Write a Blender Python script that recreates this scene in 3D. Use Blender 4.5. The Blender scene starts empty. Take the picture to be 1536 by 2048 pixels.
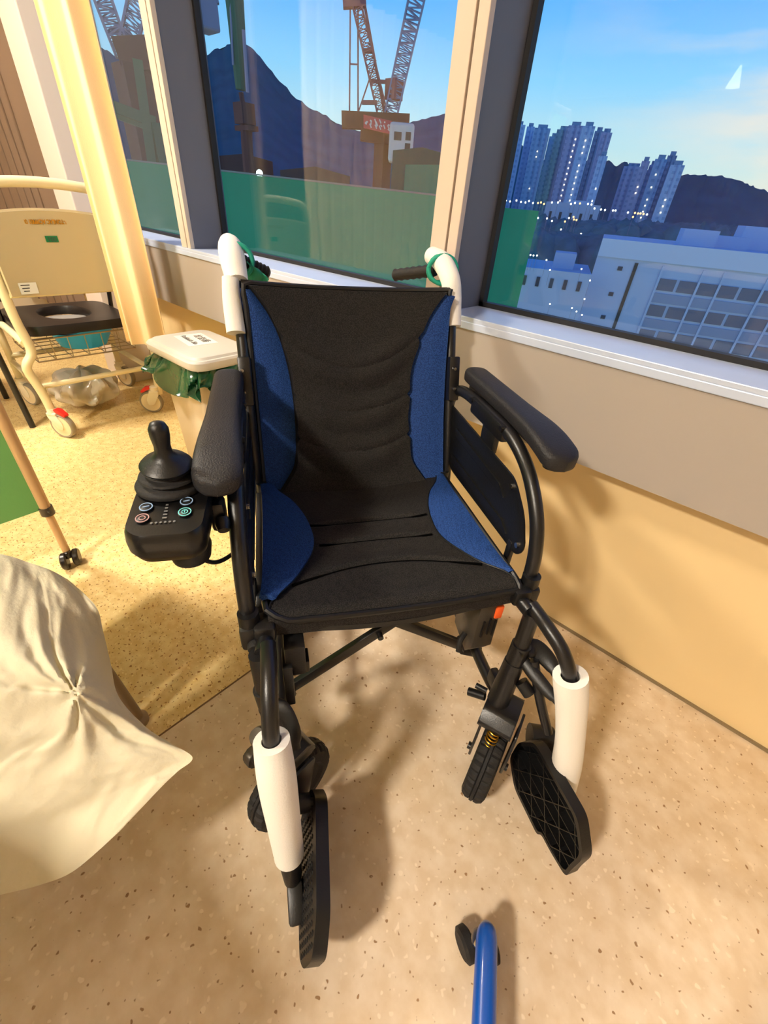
import bpy, bmesh, math, random
from mathutils import Vector, Matrix
random.seed(7)
SC = bpy.context.scene
COL = SC.collection
PI = math.pi

# ------------------------------------------------------------------ camera
F_PX = 858.07
CAMROT = Matrix(((0.73149987, 0.67842763, 0.06814601),
                 (0.44050564, -0.39393473, -0.8067033),
                 (-0.52044473, 0.62012206, -0.58701441)))      # world -> camera (x right, y down, z forward)
CAM = Vector((0.0, 0.0, 1.049))
cd = bpy.data.cameras.new('camera'); cam = bpy.data.objects.new('camera', cd); COL.objects.link(cam)
cd.sensor_fit = 'VERTICAL'; cd.sensor_height = 24.0; cd.lens = F_PX / 2048 * 24.0
cd.clip_start = 0.02; cd.clip_end = 6000
flip = Matrix(((1, 0, 0), (0, -1, 0), (0, 0, -1)))
R = (flip @ CAMROT).transposed().to_4x4(); R.translation = CAM
cam.matrix_world = R
SC.camera = cam

# ------------------------------------------------------------------ view, sky, lights
SC.view_settings.view_transform = 'Standard'
SC.view_settings.look = 'None'
SC.view_settings.gamma = 1.0
SC.view_settings.use_curve_mapping = False
SC.view_settings.exposure = 0.12

def lin(c):
    return tuple(((x / 255) / 12.92 if x / 255 <= 0.04045 else ((x / 255 + 0.055) / 1.055) ** 2.4) for x in c) + (1.0,)

w = bpy.data.worlds.new('dusk_sky'); SC.world = w; w.use_nodes = True
nt = w.node_tree; nt.nodes.clear()
def N(nt, t, **k):
    n = nt.nodes.new(t)
    for a, v in k.items(): setattr(n, a, v)
    return n
out = N(nt, 'ShaderNodeOutputWorld'); bg = N(nt, 'ShaderNodeBackground')
tc = N(nt, 'ShaderNodeTexCoord'); sp = N(nt, 'ShaderNodeSeparateXYZ')
nt.links.new(tc.outputs['Generated'], sp.inputs[0])
cr = N(nt, 'ShaderNodeValToRGB')
el = cr.color_ramp.elements
el[0].position = 0.0; el[0].color = lin((196, 206, 196))
el[1].position = 1.0; el[1].color = lin((30, 60, 130))
for p, c in ((0.06, (206, 228, 226)), (0.11, (178, 222, 240)), (0.17, (140, 208, 252)), (0.26, (92, 176, 252)), (0.45, (60, 130, 230))):
    e = el.new(p); e.color = lin(c)
nt.links.new(sp.outputs['Z'], cr.inputs[0])
# warm cloud bank low in the east part of the view
mp = N(nt, 'ShaderNodeMapping'); mp.inputs['Scale'].default_value = (2.2, 2.2, 11.0)
nz = N(nt, 'ShaderNodeTexNoise'); nz.inputs['Scale'].default_value = 1.6; nz.inputs['Detail'].default_value = 5
nt.links.new(tc.outputs['Generated'], mp.inputs[0]); nt.links.new(mp.outputs[0], nz.inputs['Vector'])
ncr = N(nt, 'ShaderNodeMapRange'); ncr.inputs[1].default_value = 0.46; ncr.inputs[2].default_value = 0.66
nt.links.new(nz.outputs[0], ncr.inputs[0])
def direction_lobe(nt, d, power):
    vd = N(nt, 'ShaderNodeVectorMath', operation='DOT_PRODUCT'); vd.inputs[1].default_value = d
    nt.links.new(tc.outputs['Generated'], vd.inputs[0])
    mx = N(nt, 'ShaderNodeMath', operation='MAXIMUM'); mx.inputs[1].default_value = 0
    nt.links.new(vd.outputs['Value'], mx.inputs[0])
    pw = N(nt, 'ShaderNodeMath', operation='POWER'); pw.inputs[1].default_value = power
    nt.links.new(mx.outputs[0], pw.inputs[0]); return pw
def dirv(az, elv):
    a, e_ = math.radians(az), math.radians(elv)
    return (math.sin(a) * math.cos(e_), math.cos(a) * math.cos(e_), math.sin(e_))
lobe = direction_lobe(nt, dirv(3, 7), 90)
lobe2 = direction_lobe(nt, dirv(2, 8), 22)
mu = N(nt, 'ShaderNodeMath', operation='MULTIPLY'); nt.links.new(ncr.outputs[0], mu.inputs[0]); nt.links.new(lobe2.outputs[0], mu.inputs[1])
ad = N(nt, 'ShaderNodeMath', operation='ADD', use_clamp=True); nt.links.new(mu.outputs[0], ad.inputs[0]); nt.links.new(lobe.outputs[0], ad.inputs[1])
mix = N(nt, 'ShaderNodeMixRGB'); mix.inputs[2].default_value = lin((250, 232, 214))
nt.links.new(ad.outputs[0], mix.inputs[0]); nt.links.new(cr.outputs[0], mix.inputs[1])
nt.links.new(mix.outputs[0], bg.inputs[0]); bg.inputs[1].default_value = 1.12
nt.links.new(bg.outputs[0], out.inputs[0])

def area(name, loc, size, energy, color, target=None):
    l = bpy.data.lights.new(name, 'AREA'); l.shape = 'RECTANGLE'; l.size = size[0]; l.size_y = size[1]
    l.energy = energy; l.color = color
    o = bpy.data.objects.new(name, l); COL.objects.link(o); o.location = loc
    if target:
        o.rotation_euler = (Vector(target) - Vector(loc)).to_track_quat('-Z', 'Y').to_euler()
    return o
WARM = (1.0, 0.89, 0.74)
area('ceiling_lamp_bay', (-2.5, -0.35, 2.58), (0.35, 0.35), 84, WARM)
area('ceiling_lamp_aisle', (-0.40, -2.0, 2.58), (0.35, 0.35), 130, WARM)
area('ceiling_lamp_far', (1.4, -4.2, 2.58), (0.5, 0.5), 40, WARM)

# ------------------------------------------------------------------ helpers
def tag(o, label=None, cat=None, group=None, kind=None):
    if label: o['label'] = label
    if cat: o['category'] = cat
    if group: o['group'] = group
    if kind: o['kind'] = kind
    return o

def empty(name, loc=(0, 0, 0), rz=0.0, label=None, cat=None, group=None):
    o = bpy.data.objects.new(name, None); COL.objects.link(o); o.empty_display_size = 0.1
    o.location = loc; o.rotation_euler = (0, 0, rz)
    return tag(o, label, cat, group)

def obj(name, bm, mat, parent=None, flipx=False, smooth=35, recalc=True):
    if flipx:
        for v in bm.verts: v.co.x = -v.co.x
    if recalc or flipx:
        bmesh.ops.recalc_face_normals(bm, faces=bm.faces[:])
    me = bpy.data.meshes.new(name); bm.to_mesh(me); bm.free()
    me.materials.append(mat)
    if smooth:
        for p in me.polygons: p.use_smooth = True
        me.set_sharp_from_angle(angle=math.radians(smooth))
    o = bpy.data.objects.new(name, me); COL.objects.link(o)
    if parent: o.parent = parent
    return o

def nb(): return bmesh.new()

def frame_of(axis):
    a = Vector(axis).normalized()
    u = a.cross(Vector((0, 0, 1)))
    if u.length < 1e-3: u = a.cross(Vector((0, 1, 0)))
    u.normalize(); v = a.cross(u).normalized()
    return a, u, v

def catmull(pts, sub):
    P = [Vector(p) for p in pts]
    if len(P) < 3: return P
    out = []
    Q = [P[0] * 2 - P[1]] + P + [P[-1] * 2 - P[-2]]
    for i in range(1, len(Q) - 2):
        for k in range(sub):
            t = k / sub
            p0, p1, p2, p3 = Q[i - 1], Q[i], Q[i + 1], Q[i + 2]
            out.append(0.5 * ((2 * p1) + (-p0 + p2) * t + (2 * p0 - 5 * p1 + 4 * p2 - p3) * t * t + (-p0 + 3 * p1 - 3 * p2 + p3) * t ** 3))
    out.append(P[-1]); return out

def tube(bm, pts, r, n=14, sub=6, smooth=True, cap=True, closed=False):
    """round tube through the points; r may be a number or a list per control point"""
    m = len(pts)
    rl = r if isinstance(r, (list, tuple)) else [r] * m
    C = catmull(pts, sub) if smooth and m > 2 else [Vector(p) for p in pts]
    k = sub if smooth and m > 2 else 1
    RR = []
    for i in range(len(C)):
        t = i / k; a = min(int(t), m - 1); b = min(a + 1, m - 1); f = t - a
        RR.append(rl[a] * (1 - f) + rl[b] * f)
    rings = []; u = None
    for i, p in enumerate(C):
        if closed: d = (C[(i + 1) % len(C)] - C[i - 1])
        else: d = (C[min(i + 1, len(C) - 1)] - C[max(i - 1, 0)])
        d.normalize()
        if u is None: _, u, _ = frame_of(d)
        u = (u - d * u.dot(d)).normalized(); v = d.cross(u)
        rings.append([bm.verts.new(p + (u * math.cos(2 * PI * j / n) + v * math.sin(2 * PI * j / n)) * RR[i]) for j in range(n)])
    L = len(rings)
    for i in range(L if closed else L - 1):
        A, B = rings[i], rings[(i + 1) % L]
        for j in range(n):
            bm.faces.new((A[j], A[(j + 1) % n], B[(j + 1) % n], B[j]))
    if cap and not closed:
        bm.faces.new(rings[0][::-1]); bm.faces.new(rings[-1])

def box(bm, c, s, rot=None, bev=0.0, seg=2):
    """box of centre c and size s; rot = 3x3 Matrix"""
    r = bmesh.ops.create_cube(bm, size=1.0); vs = r['verts']
    for v in vs: v.co = Vector((v.co.x * s[0], v.co.y * s[1], v.co.z * s[2]))
    if bev > 0:
        es = list({e for v in vs for e in v.link_edges})
        rr = bmesh.ops.bevel(bm, geom=es, offset=bev, segments=seg, profile=0.5, affect='EDGES')
        vs = list({v for f in rr['faces'] for v in f.verts} | {v for v in vs if v.is_valid})
    for v in vs:
        if rot is not None: v.co = rot @ v.co
        v.co = v.co + Vector(c)

def bar(bm, a, b, w_, h_, bev=0.0):
    a, b = Vector(a), Vector(b); d = b - a; L = d.length
    ax, u, v = frame_of(d)
    rot = Matrix((ax, u, v)).transposed()
    box(bm, (a + b) / 2, (L, w_, h_), rot, bev)

def prism(bm, poly, org, U, V, Wd, thick, bev=0.0):
    """2-D polygon (a,b) in plane org+a*U+b*V extruded by thick along Wd"""
    org, U, V, Wd = Vector(org), Vector(U), Vector(V), Vector(Wd)
    A = [bm.verts.new(org + U * a + V * b) for a, b in poly]
    B = [bm.verts.new(org + U * a + V * b + Wd * thick) for a, b in poly]
    fs = [bm.faces.new(A[::-1]), bm.faces.new(B)]
    n = len(poly)
    for i in range(n): fs.append(bm.faces.new((A[i], A[(i + 1) % n], B[(i + 1) % n], B[i])))
    if bev > 0:
        es = list({e for f in fs[:2] for e in f.edges})
        bmesh.ops.bevel(bm, geom=es, offset=bev, segments=2, profile=0.5, affect='EDGES')

def rounded(poly, r, seg=4):
    """round the corners of a 2-D polygon"""
    out = []; n = len(poly)
    for i in range(n):
        p = Vector(poly[i]); a = Vector(poly[i - 1]); b = Vector(poly[(i + 1) % n])
        da, db = a - p, b - p
        k = min(r, da.length * 0.45, db.length * 0.45)
        s, e = p + da.normalized() * k, p + db.normalized() * k
        for j in range(seg + 1):
            t = j / seg
            q = s * (1 - t) ** 2 + p * 2 * t * (1 - t) + e * t * t
            out.append((q.x, q.y))
    return out

def lathe(bm, prof, org, axis, n=32, mod=None):
    """profile [(radius, height)] turned about an axis"""
    a, u, v = frame_of(axis); org = Vector(org); rings = []
    for k, (r, h) in enumerate(prof):
        if r < 1e-6:
            rings.append([bm.verts.new(org + a * h)]); continue
        ring = []
        for j in range(n):
            rr = r * (mod(k, j) if mod else 1.0)
            ring.append(bm.verts.new(org + a * h + (u * math.cos(2 * PI * j / n) + v * math.sin(2 * PI * j / n)) * rr))
        rings.append(ring)
    for A, B in zip(rings, rings[1:]):
        for j in range(n):
            j2 = (j + 1) % n
            if len(A) == 1 and len(B) == 1: continue
            if len(A) == 1: bm.faces.new((A[0], B[j2], B[j]))
            elif len(B) == 1: bm.faces.new((A[j], A[j2], B[0]))
            else: bm.faces.new((A[j], A[j2], B[j2], B[j]))
    for ring, rev in ((rings[0], True), (rings[-1], False)):
        if len(ring) > 1: bm.faces.new(ring[::-1] if rev else ring)

def cyl(bm, a, b, r, n=20, r2=None):
    a, b = Vector(a), Vector(b)
    lathe(bm, [(r, 0), (r if r2 is None else r2, (b - a).length)], a, b - a, n)

def grid(bm, fn, nu, nv, thick=0.0, wrap=False):
    """surface fn(u,v)->Vector; thickened along its normals"""
    P = [[Vector(fn(i / nu, j / nv)) for j in range(nv + 1)] for i in range(nu + 1)]
    V = [[bm.verts.new(p) for p in row] for row in P]
    top = []
    for i in range(nu):
        for j in range(nv):
            top.append(bm.faces.new((V[i][j], V[i + 1][j], V[i + 1][j + 1], V[i][j + 1])))
    if thick:
        Nn = [[None] * (nv + 1) for _ in range(nu + 1)]
        for i in range(nu + 1):
            for j in range(nv + 1):
                du = P[min(i + 1, nu)][j] - P[max(i - 1, 0)][j]; dv = P[i][min(j + 1, nv)] - P[i][max(j - 1, 0)]
                n_ = du.cross(dv); Nn[i][j] = n_.normalized() if n_.length > 1e-12 else Vector((0, 0, 1))
        W = [[bm.verts.new(P[i][j] - Nn[i][j] * thick) for j in range(nv + 1)] for i in range(nu + 1)]
        for i in range(nu):
            for j in range(nv):
                bm.faces.new((W[i][j + 1], W[i + 1][j + 1], W[i + 1][j], W[i][j]))
        for i in range(nu):
            bm.faces.new((V[i + 1][0], V[i][0], W[i][0], W[i + 1][0]))
            bm.faces.new((V[i][nv], V[i + 1][nv], W[i + 1][nv], W[i][nv]))
        for j in range(nv):
            bm.faces.new((V[0][j], V[0][j + 1], W[0][j + 1], W[0][j]))
            bm.faces.new((V[nu][j + 1], V[nu][j], W[nu][j], W[nu][j + 1]))

def lerp_table(tab, x):
    if x <= tab[0][0]: return tab[0][1]
    for (a, va), (b, vb) in zip(tab, tab[1:]):
        if x <= b:
            return va + (vb - va) * (x - a) / (b - a)
    return tab[-1][1]

def smooth_table(tab, x):
    if x <= tab[0][0]: return tab[0][1]
    if x >= tab[-1][0]: return tab[-1][1]
    n = len(tab)
    for i in range(n - 1):
        a, b = tab[i], tab[i + 1]
        if x <= b[0]:
            p, q = tab[max(i - 1, 0)], tab[min(i + 2, n - 1)]; h = b[0] - a[0]; t = (x - a[0]) / h
            m0 = (b[1] - p[1]) / max(1e-6, b[0] - p[0]) * h; m1 = (q[1] - a[1]) / max(1e-6, q[0] - a[0]) * h
            return (2 * t ** 3 - 3 * t * t + 1) * a[1] + (t ** 3 - 2 * t * t + t) * m0 + (-2 * t ** 3 + 3 * t * t) * b[1] + (t ** 3 - t * t) * m1

# ---- materials
MATS = {}
def mat(name, rgb, rough=0.5, metal=0.0, bump=0.0, bscale=60.0, var=0.0, vscale=3.0, spec=0.5, emit=None, estr=1.0, sheen=0.0, coat=0.0):
    if name in MATS: return MATS[name]
    m = bpy.data.materials.new(name); m.use_nodes = True; MATS[name] = m
    nt = m.node_tree; b = nt.nodes['Principled BSDF']
    b.inputs['Base Color'].default_value = lin(rgb)
    b.inputs['Roughness'].default_value = rough; b.inputs['Metallic'].default_value = metal
    b.inputs['Specular IOR Level'].default_value = spec
    if sheen: b.inputs['Sheen Weight'].default_value = sheen
    if coat: b.inputs['Coat Weight'].default_value = coat
    if emit: b.inputs['Emission Color'].default_value = lin(emit); b.inputs['Emission Strength'].default_value = estr
    t = N(nt, 'ShaderNodeTexCoord')
    if var:
        n = N(nt, 'ShaderNodeTexNoise'); n.inputs['Scale'].default_value = vscale; n.inputs['Detail'].default_value = 4
        nt.links.new(t.outputs['Object'], n.inputs['Vector'])
        mx = N(nt, 'ShaderNodeMixRGB'); c = lin(rgb)
        mx.inputs[1].default_value = tuple(min(1, x * (1 - var)) for x in c[:3]) + (1,)
        mx.inputs[2].default_value = tuple(min(1, x * (1 + var)) for x in c[:3]) + (1,)
        nt.links.new(n.outputs[0], mx.inputs[0]); nt.links.new(mx.outputs[0], b.inputs['Base Color'])
    if bump:
        n = N(nt, 'ShaderNodeTexNoise'); n.inputs['Scale'].default_value = bscale; n.inputs['Detail'].default_value = 3
        nt.links.new(t.outputs['Object'], n.inputs['Vector'])
        bp = N(nt, 'ShaderNodeBump'); bp.inputs['Strength'].default_value = bump; bp.inputs['Distance'].default_value = 0.002
        nt.links.new(n.outputs[0], bp.inputs['Height']); nt.links.new(bp.outputs[0], b.inputs['Normal'])
    return m

def mesh_fabric(name, rgb, rgb2, scale=270.0, strength=0.5, rough=0.7):
    """spacer-mesh cloth: rows of small cells"""
    m = bpy.data.materials.new(name); m.use_nodes = True; nt = m.node_tree; b = nt.nodes['Principled BSDF']
    b.inputs['Roughness'].default_value = rough; b.inputs['Specular IOR Level'].default_value = 0.25
    t = N(nt, 'ShaderNodeTexCoord')
    mp = N(nt, 'ShaderNodeMapping'); mp.inputs['Scale'].default_value = (1.0, 1.6, 1.3); mp.inputs['Rotation'].default_value = (0, 0, 0.3)
    nt.links.new(t.outputs['Object'], mp.inputs[0])
    v = N(nt, 'ShaderNodeTexVoronoi'); v.inputs['Scale'].default_value = scale; v.inputs['Randomness'].default_value = 0.8
    nt.links.new(mp.outputs[0], v.inputs['Vector'])
    mx = N(nt, 'ShaderNodeMixRGB'); mx.inputs[1].default_value = lin(rgb2); mx.inputs[2].default_value = lin(rgb)
    mr = N(nt, 'ShaderNodeMapRange'); mr.inputs[1].default_value = 0.25; mr.inputs[2].default_value = 0.6
    nt.links.new(v.outputs['Distance'], mr.inputs[0]); nt.links.new(mr.outputs[0], mx.inputs[0])
    nt.links.new(mx.outputs[0], b.inputs['Base Color'])
    bp = N(nt, 'ShaderNodeBump'); bp.inputs['Strength'].default_value = strength; bp.inputs['Distance'].default_value = 0.0015
    nt.links.new(v.outputs['Distance'], bp.inputs['Height']); nt.links.new(bp.outputs[0], b.inputs['Normal'])
    MATS[name] = m; return m

def floor_mat(name, base, light, speck, sc=1.0, dens=0.5):
    m = bpy.data.materials.new(name); m.use_nodes = True; nt = m.node_tree; b = nt.nodes['Principled BSDF']
    b.inputs['Roughness'].default_value = 0.34; b.inputs['Specular IOR Level'].default_value = 0.45
    t = N(nt, 'ShaderNodeTexCoord')
    def noise(s, d=3):
        n = N(nt, 'ShaderNodeTexNoise'); n.inputs['Scale'].default_value = s; n.inputs['Detail'].default_value = d
        nt.links.new(t.outputs['Object'], n.inputs['Vector']); return n
    def rng(src, a, b_):
        r = N(nt, 'ShaderNodeMapRange'); r.inputs[1].default_value = a; r.inputs[2].default_value = b_
        nt.links.new(src, r.inputs[0]); return r.outputs[0]
    m1 = N(nt, 'ShaderNodeMixRGB'); m1.inputs[1].default_value = lin(base); m1.inputs[2].default_value = lin(light)
    nt.links.new(rng(noise(26 * sc, 5).outputs[0], 0.38, 0.66), m1.inputs[0])
    n2 = noise(95 * sc, 1)
    m2 = N(nt, 'ShaderNodeMixRGB'); m2.inputs[2].default_value = lin(speck)
    nt.links.new(m1.outputs[0], m2.inputs[1]); nt.links.new(rng(n2.outputs[0], 0.70 - 0.08 * dens, 0.745 - 0.08 * dens), m2.inputs[0])
    m3 = N(nt, 'ShaderNodeMixRGB'); m3.inputs[2].default_value = lin(tuple(min(255, c + 6) for c in light))
    nt.links.new(m2.outputs[0], m3.inputs[1]); nt.links.new(rng(noise(70 * sc, 1).outputs[0], 0.66, 0.70), m3.inputs[0])
    nt.links.new(m3.outputs[0], b.inputs['Base Color'])
    bp = N(nt, 'ShaderNodeBump'); bp.inputs['Strength'].default_value = 0.35; bp.inputs['Distance'].default_value = 0.002
    nt.links.new(noise(14 * sc, 4).outputs[0], bp.inputs['Height']); nt.links.new(bp.outputs[0], b.inputs['Normal'])
    MATS[name] = m; return m

def glass_mat():
    m = bpy.data.materials.new('window_glass'); m.use_nodes = True; nt = m.node_tree; nt.nodes.clear()
    o = N(nt, 'ShaderNodeOutputMaterial'); mx = N(nt, 'ShaderNodeMixShader')
    tr = N(nt, 'ShaderNodeBsdfTransparent'); tr.inputs[0].default_value = (0.95, 0.975, 0.97, 1)
    gl = N(nt, 'ShaderNodeBsdfGlossy'); gl.inputs['Roughness'].default_value = 0.012
    g = N(nt, 'ShaderNodeNewGeometry'); d = N(nt, 'ShaderNodeVectorMath', operation='DOT_PRODUCT')
    nt.links.new(g.outputs['Normal'], d.inputs[0]); nt.links.new(g.outputs['Incoming'], d.inputs[1])
    def M(op, a, b=None, clamp=False):
        n = N(nt, 'ShaderNodeMath', operation=op, use_clamp=clamp)
        for i, x in enumerate((a, b)):
            if x is None: continue
            if isinstance(x, (int, float)): n.inputs[i].default_value = x
            else: nt.links.new(x, n.inputs[i])
        return n.outputs[0]
    c = M('ABSOLUTE', d.outputs['Value']); s = M('SUBTRACT', 1.0, c); p = M('POWER', s, 5.0)
    fr = M('MULTIPLY_ADD', p, 0.95, True); fr.node.inputs[2].default_value = 0.045
    nt.links.new(fr, mx.inputs[0]); nt.links.new(tr.outputs[0], mx.inputs[1]); nt.links.new(gl.outputs[0], mx.inputs[2])
    nt.links.new(mx.outputs[0], o.inputs[0]); return m
GLASS = glass_mat()

M_WALL = mat('lower_wall_paint', (238, 212, 160), 0.6, bump=0.15, bscale=120, var=0.04, vscale=2)
M_PANEL = mat('sill_panel_laminate', (172, 164, 156), 0.45, bump=0.1, bscale=200, var=0.03)
M_SILL = mat('brushed_aluminium_sill', (200, 214, 240), 0.35, 0.1, var=0.08, vscale=9)
M_MULL = mat('mullion_cream_paint', (212, 196, 182), 0.5)
M_REVEAL = mat('grey_reveal_laminate', (104, 106, 120), 0.5)
M_SEAL = mat('black_window_gasket', (22, 22, 26), 0.6)
M_CEIL = mat('ceiling_paint', (228, 222, 208), 0.8)
M_ROOM = mat('room_wall_paint', (196, 182, 160), 0.7)
M_BLK = mat('black_powder_coat', (22, 22, 24), 0.33, 0.0, bump=0.12, bscale=500, spec=0.55)
M_BLKP = mat('black_plastic', (16, 16, 17), 0.42, bump=0.15, bscale=350)
M_PAD = mat('black_moulded_foam', (34, 33, 35), 0.5, bump=0.5, bscale=420, spec=0.4)
M_RUB = mat('black_rubber', (24, 22, 22), 0.72, bump=0.4, bscale=250)
M_STEEL = mat('bright_steel', (190, 186, 180), 0.22, 1.0)
M_GOLD = mat('yellow_zinc_spring', (214, 170, 60), 0.28, 1.0)
M_WHITEF = mat('white_pipe_foam', (244, 240, 232), 0.75, bump=0.25, bscale=300)
M_TEAL = mat('teal_cloth_tie', (20, 152, 128), 0.7, bump=0.3, bscale=500)
M_CUSH = mesh_fabric('black_mesh_cloth', (25, 24, 24), (50, 47, 46), 430.0)
M_BLUE = mesh_fabric('blue_mesh_cloth', (24, 54, 112), (42, 84, 158), 430.0)
M_SEAM = mat('matt_black_seam', (3, 3, 3), 0.95, spec=0.05)
M_ORANGE = mat('orange_plastic', (255, 104, 40), 0.5)
M_GREYM = mat('grey_metal_bracket', (84, 78, 70), 0.4, 0.5)

# ------------------------------------------------------------------ room shell
YP, YW, YG = 1.0, 1.082, 1.165        # front of the sill panel, wall below, glass
ZS = 0.828; ZP = 0.570
XL, XR, YB, ZC = -4.7, 3.2, -7.0, 2.62
SEAM = -0.677
M_FLOOR_R = floor_mat('vinyl_floor_cream', (222, 200, 170), (234, 216, 192), (160, 124, 88), 0.95, 0.05)
M_FLOOR_L = floor_mat('vinyl_floor_yellow', (228, 196, 130), (242, 218, 160), (160, 108, 50), 1.35, 0.75)
bm = nb(); box(bm, ((XR + SEAM) / 2, (YB + 1.3) / 2, -0.05), (XR - SEAM, 1.3 - YB, 0.1)); tag(obj('floor', bm, M_FLOOR_R, smooth=0), kind='structure')
bm = nb(); box(bm, ((XL + SEAM) / 2, (YB + 1.3) / 2, -0.05), (SEAM - XL, 1.3 - YB, 0.1)); tag(obj('floor', bm, M_FLOOR_L, smooth=0), kind='structure')
bm = nb(); bar(bm, (SEAM, YB, 0.0), (SEAM, YW, 0.0), 0.004, 0.0016); tag(obj('trim_1', bm, mat('floor_weld_line', (122, 92, 62), 0.6), smooth=0), kind='structure')
bm = nb(); box(bm, ((XL + XR) / 2, (YB + 1.3) / 2, ZC + 0.05), (XR - XL, 1.3 - YB, 0.1)); tag(obj('ceiling', bm, M_CEIL, smooth=0), kind='structure')
bm = nb(); box(bm, ((XL + XR) / 2, YW + 0.06, ZP / 2), (XR - XL, 0.12, ZP)); tag(obj('wall_window_lower', bm, M_WALL, smooth=0), kind='structure')
bm = nb(); box(bm, ((XL + XR) / 2, (YP + YG + 0.05) / 2, (ZP + ZS - 0.012) / 2), (XR - XL, YG + 0.05 - YP, ZS - 0.012 - ZP)); tag(obj('wall_window_panel', bm, M_PANEL, smooth=0), kind='structure')
bm = nb(); box(bm, ((XL + XR) / 2, (YP - 0.004 + YG + 0.02) / 2, ZS - 0.006), (XR - XL, YG + 0.024 - YP, 0.012), bev=0.002)
tag(obj('trim_2', bm, M_SILL, smooth=0), kind='structure')
bm = nb(); box(bm, ((XL + XR) / 2, YP - 0.001, ZS - 0.020), (XR - XL, 0.008, 0.018), bev=0.002); tag(obj('trim_3', bm, M_SILL, smooth=0), kind='structure')
bm = nb(); box(bm, ((XL + XR) / 2, YW - 0.003, 0.004), (XR - XL, 0.006, 0.008)); tag(obj('trim_4', bm, mat('grey_floor_sealant', (140, 122, 92), 0.6), smooth=0), kind='structure')
bm = nb(); box(bm, (XL - 0.05, (YB + 1.3) / 2, ZC / 2), (0.1, 1.3 - YB, ZC)); tag(obj('wall_left', bm, M_ROOM, smooth=0), kind='structure')
bm = nb(); box(bm, (XR + 0.05, (YB + 1.3) / 2, ZC / 2), (0.1, 1.3 - YB, ZC)); tag(obj('wall_right', bm, M_ROOM, smooth=0), kind='structure')
bm = nb(); box(bm, ((XL + XR) / 2, YB - 0.05, ZC / 2), (XR - XL, 0.1, ZC)); tag(obj('wall_back', bm, M_ROOM, smooth=0), kind='structure')
bm = nb(); box(bm, ((XL + XR) / 2, (YP + YG + 0.1) / 2, (2.3 + ZC) / 2), (XR - XL, YG + 0.1 - YP, ZC - 2.3)); tag(obj('wall_window_header', bm, M_MULL, smooth=0), kind='structure')
# mullion piers: cream front strips with a seam, grey reveal boards on their sides
piers = [(-2.09, -2.012), (-0.763, -0.685), (0.565, 0.643), (1.892, 1.970)]
k = 2
for i, (x0, x1) in enumerate(piers):
    bm = nb(); xm = x0 + 0.62 * (x1 - x0)
    for a, b in ((x0, xm - 0.003), (xm + 0.003, x1)):
        box(bm, ((a + b) / 2, YP + 0.009, (ZS + 2.3) / 2), (b - a, 0.018, 2.3 - ZS), bev=0.0015)
    o = obj('trim_%d' % (5 + i), bm, M_MULL, smooth=0); tag(o, kind='structure')
    bm = nb(); box(bm, ((x0 + x1) / 2, (YP + 0.018 + YG + 0.02) / 2, (ZS + 2.3) / 2), (x1 - x0 - 0.004, YG + 0.02 - YP - 0.018, 2.3 - ZS)); obj('reveal_board', bm, M_REVEAL, o, smooth=0)
edges = [(-2.95, -2.09), (-2.012, -0.763), (-0.685, 0.565), (0.643, 1.892)]
for i, (x0, x1) in enumerate(edges):
    bm = nb(); fw = 0.012
    for (a, b, c, d) in ((x0, x0 + fw, ZS, 2.3), (x1 - fw, x1, ZS, 2.3), (x0, x1, ZS, ZS + fw), (x0, x1, 2.3 - fw, 2.3)):
        box(bm, ((a + b) / 2, YG - 0.004, (c + d) / 2), (b - a, 0.022, d - c))
    f = obj('window_%d' % (i + 1), bm, M_SEAL, smooth=0); tag(f, kind='structure')
    bm = nb(); box(bm, ((x0 + x1) / 2, YG + 0.005, (ZS + 2.3) / 2), (x1 - x0 - 0.01, 0.006, 2.3 - ZS - 0.01)); obj('pane', bm, GLASS, f, smooth=0)
bm = nb(); box(bm, ((XL - 2.95) / 2, (YP + YG) / 2 + 0.03, (ZS + 2.3) / 2), (-2.95 - XL, YG - YP, 2.3 - ZS)); tag(obj('wall_window_left', bm, M_MULL, smooth=0), kind='structure')
bm = nb(); box(bm, ((1.97 + XR) / 2, (YP + YG) / 2 + 0.03, (ZS + 2.3) / 2), (XR - 1.97, YG - YP, 2.3 - ZS)); tag(obj('wall_window_right', bm, M_MULL, smooth=0), kind='structure')
#@@PART2
# ------------------------------------------------------------------ electric wheelchair
# chair space: x to the photo's right, y towards the viewer (the chair's front), z up
YAW = -0.588
WC = empty('electric_wheelchair', (-0.298, 0.417, 0.0), math.atan2(-math.cos(YAW), math.sin(YAW)),
           'black folding electric wheelchair with black and blue mesh cushions, joystick and white foam-wrapped legrests', 'wheelchair')
def W(name, bm, m, parent=None, smooth=35, recalc=True):
    return obj(name, bm, m, parent or WC, True, smooth, recalc)

HW = 0.221
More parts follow.
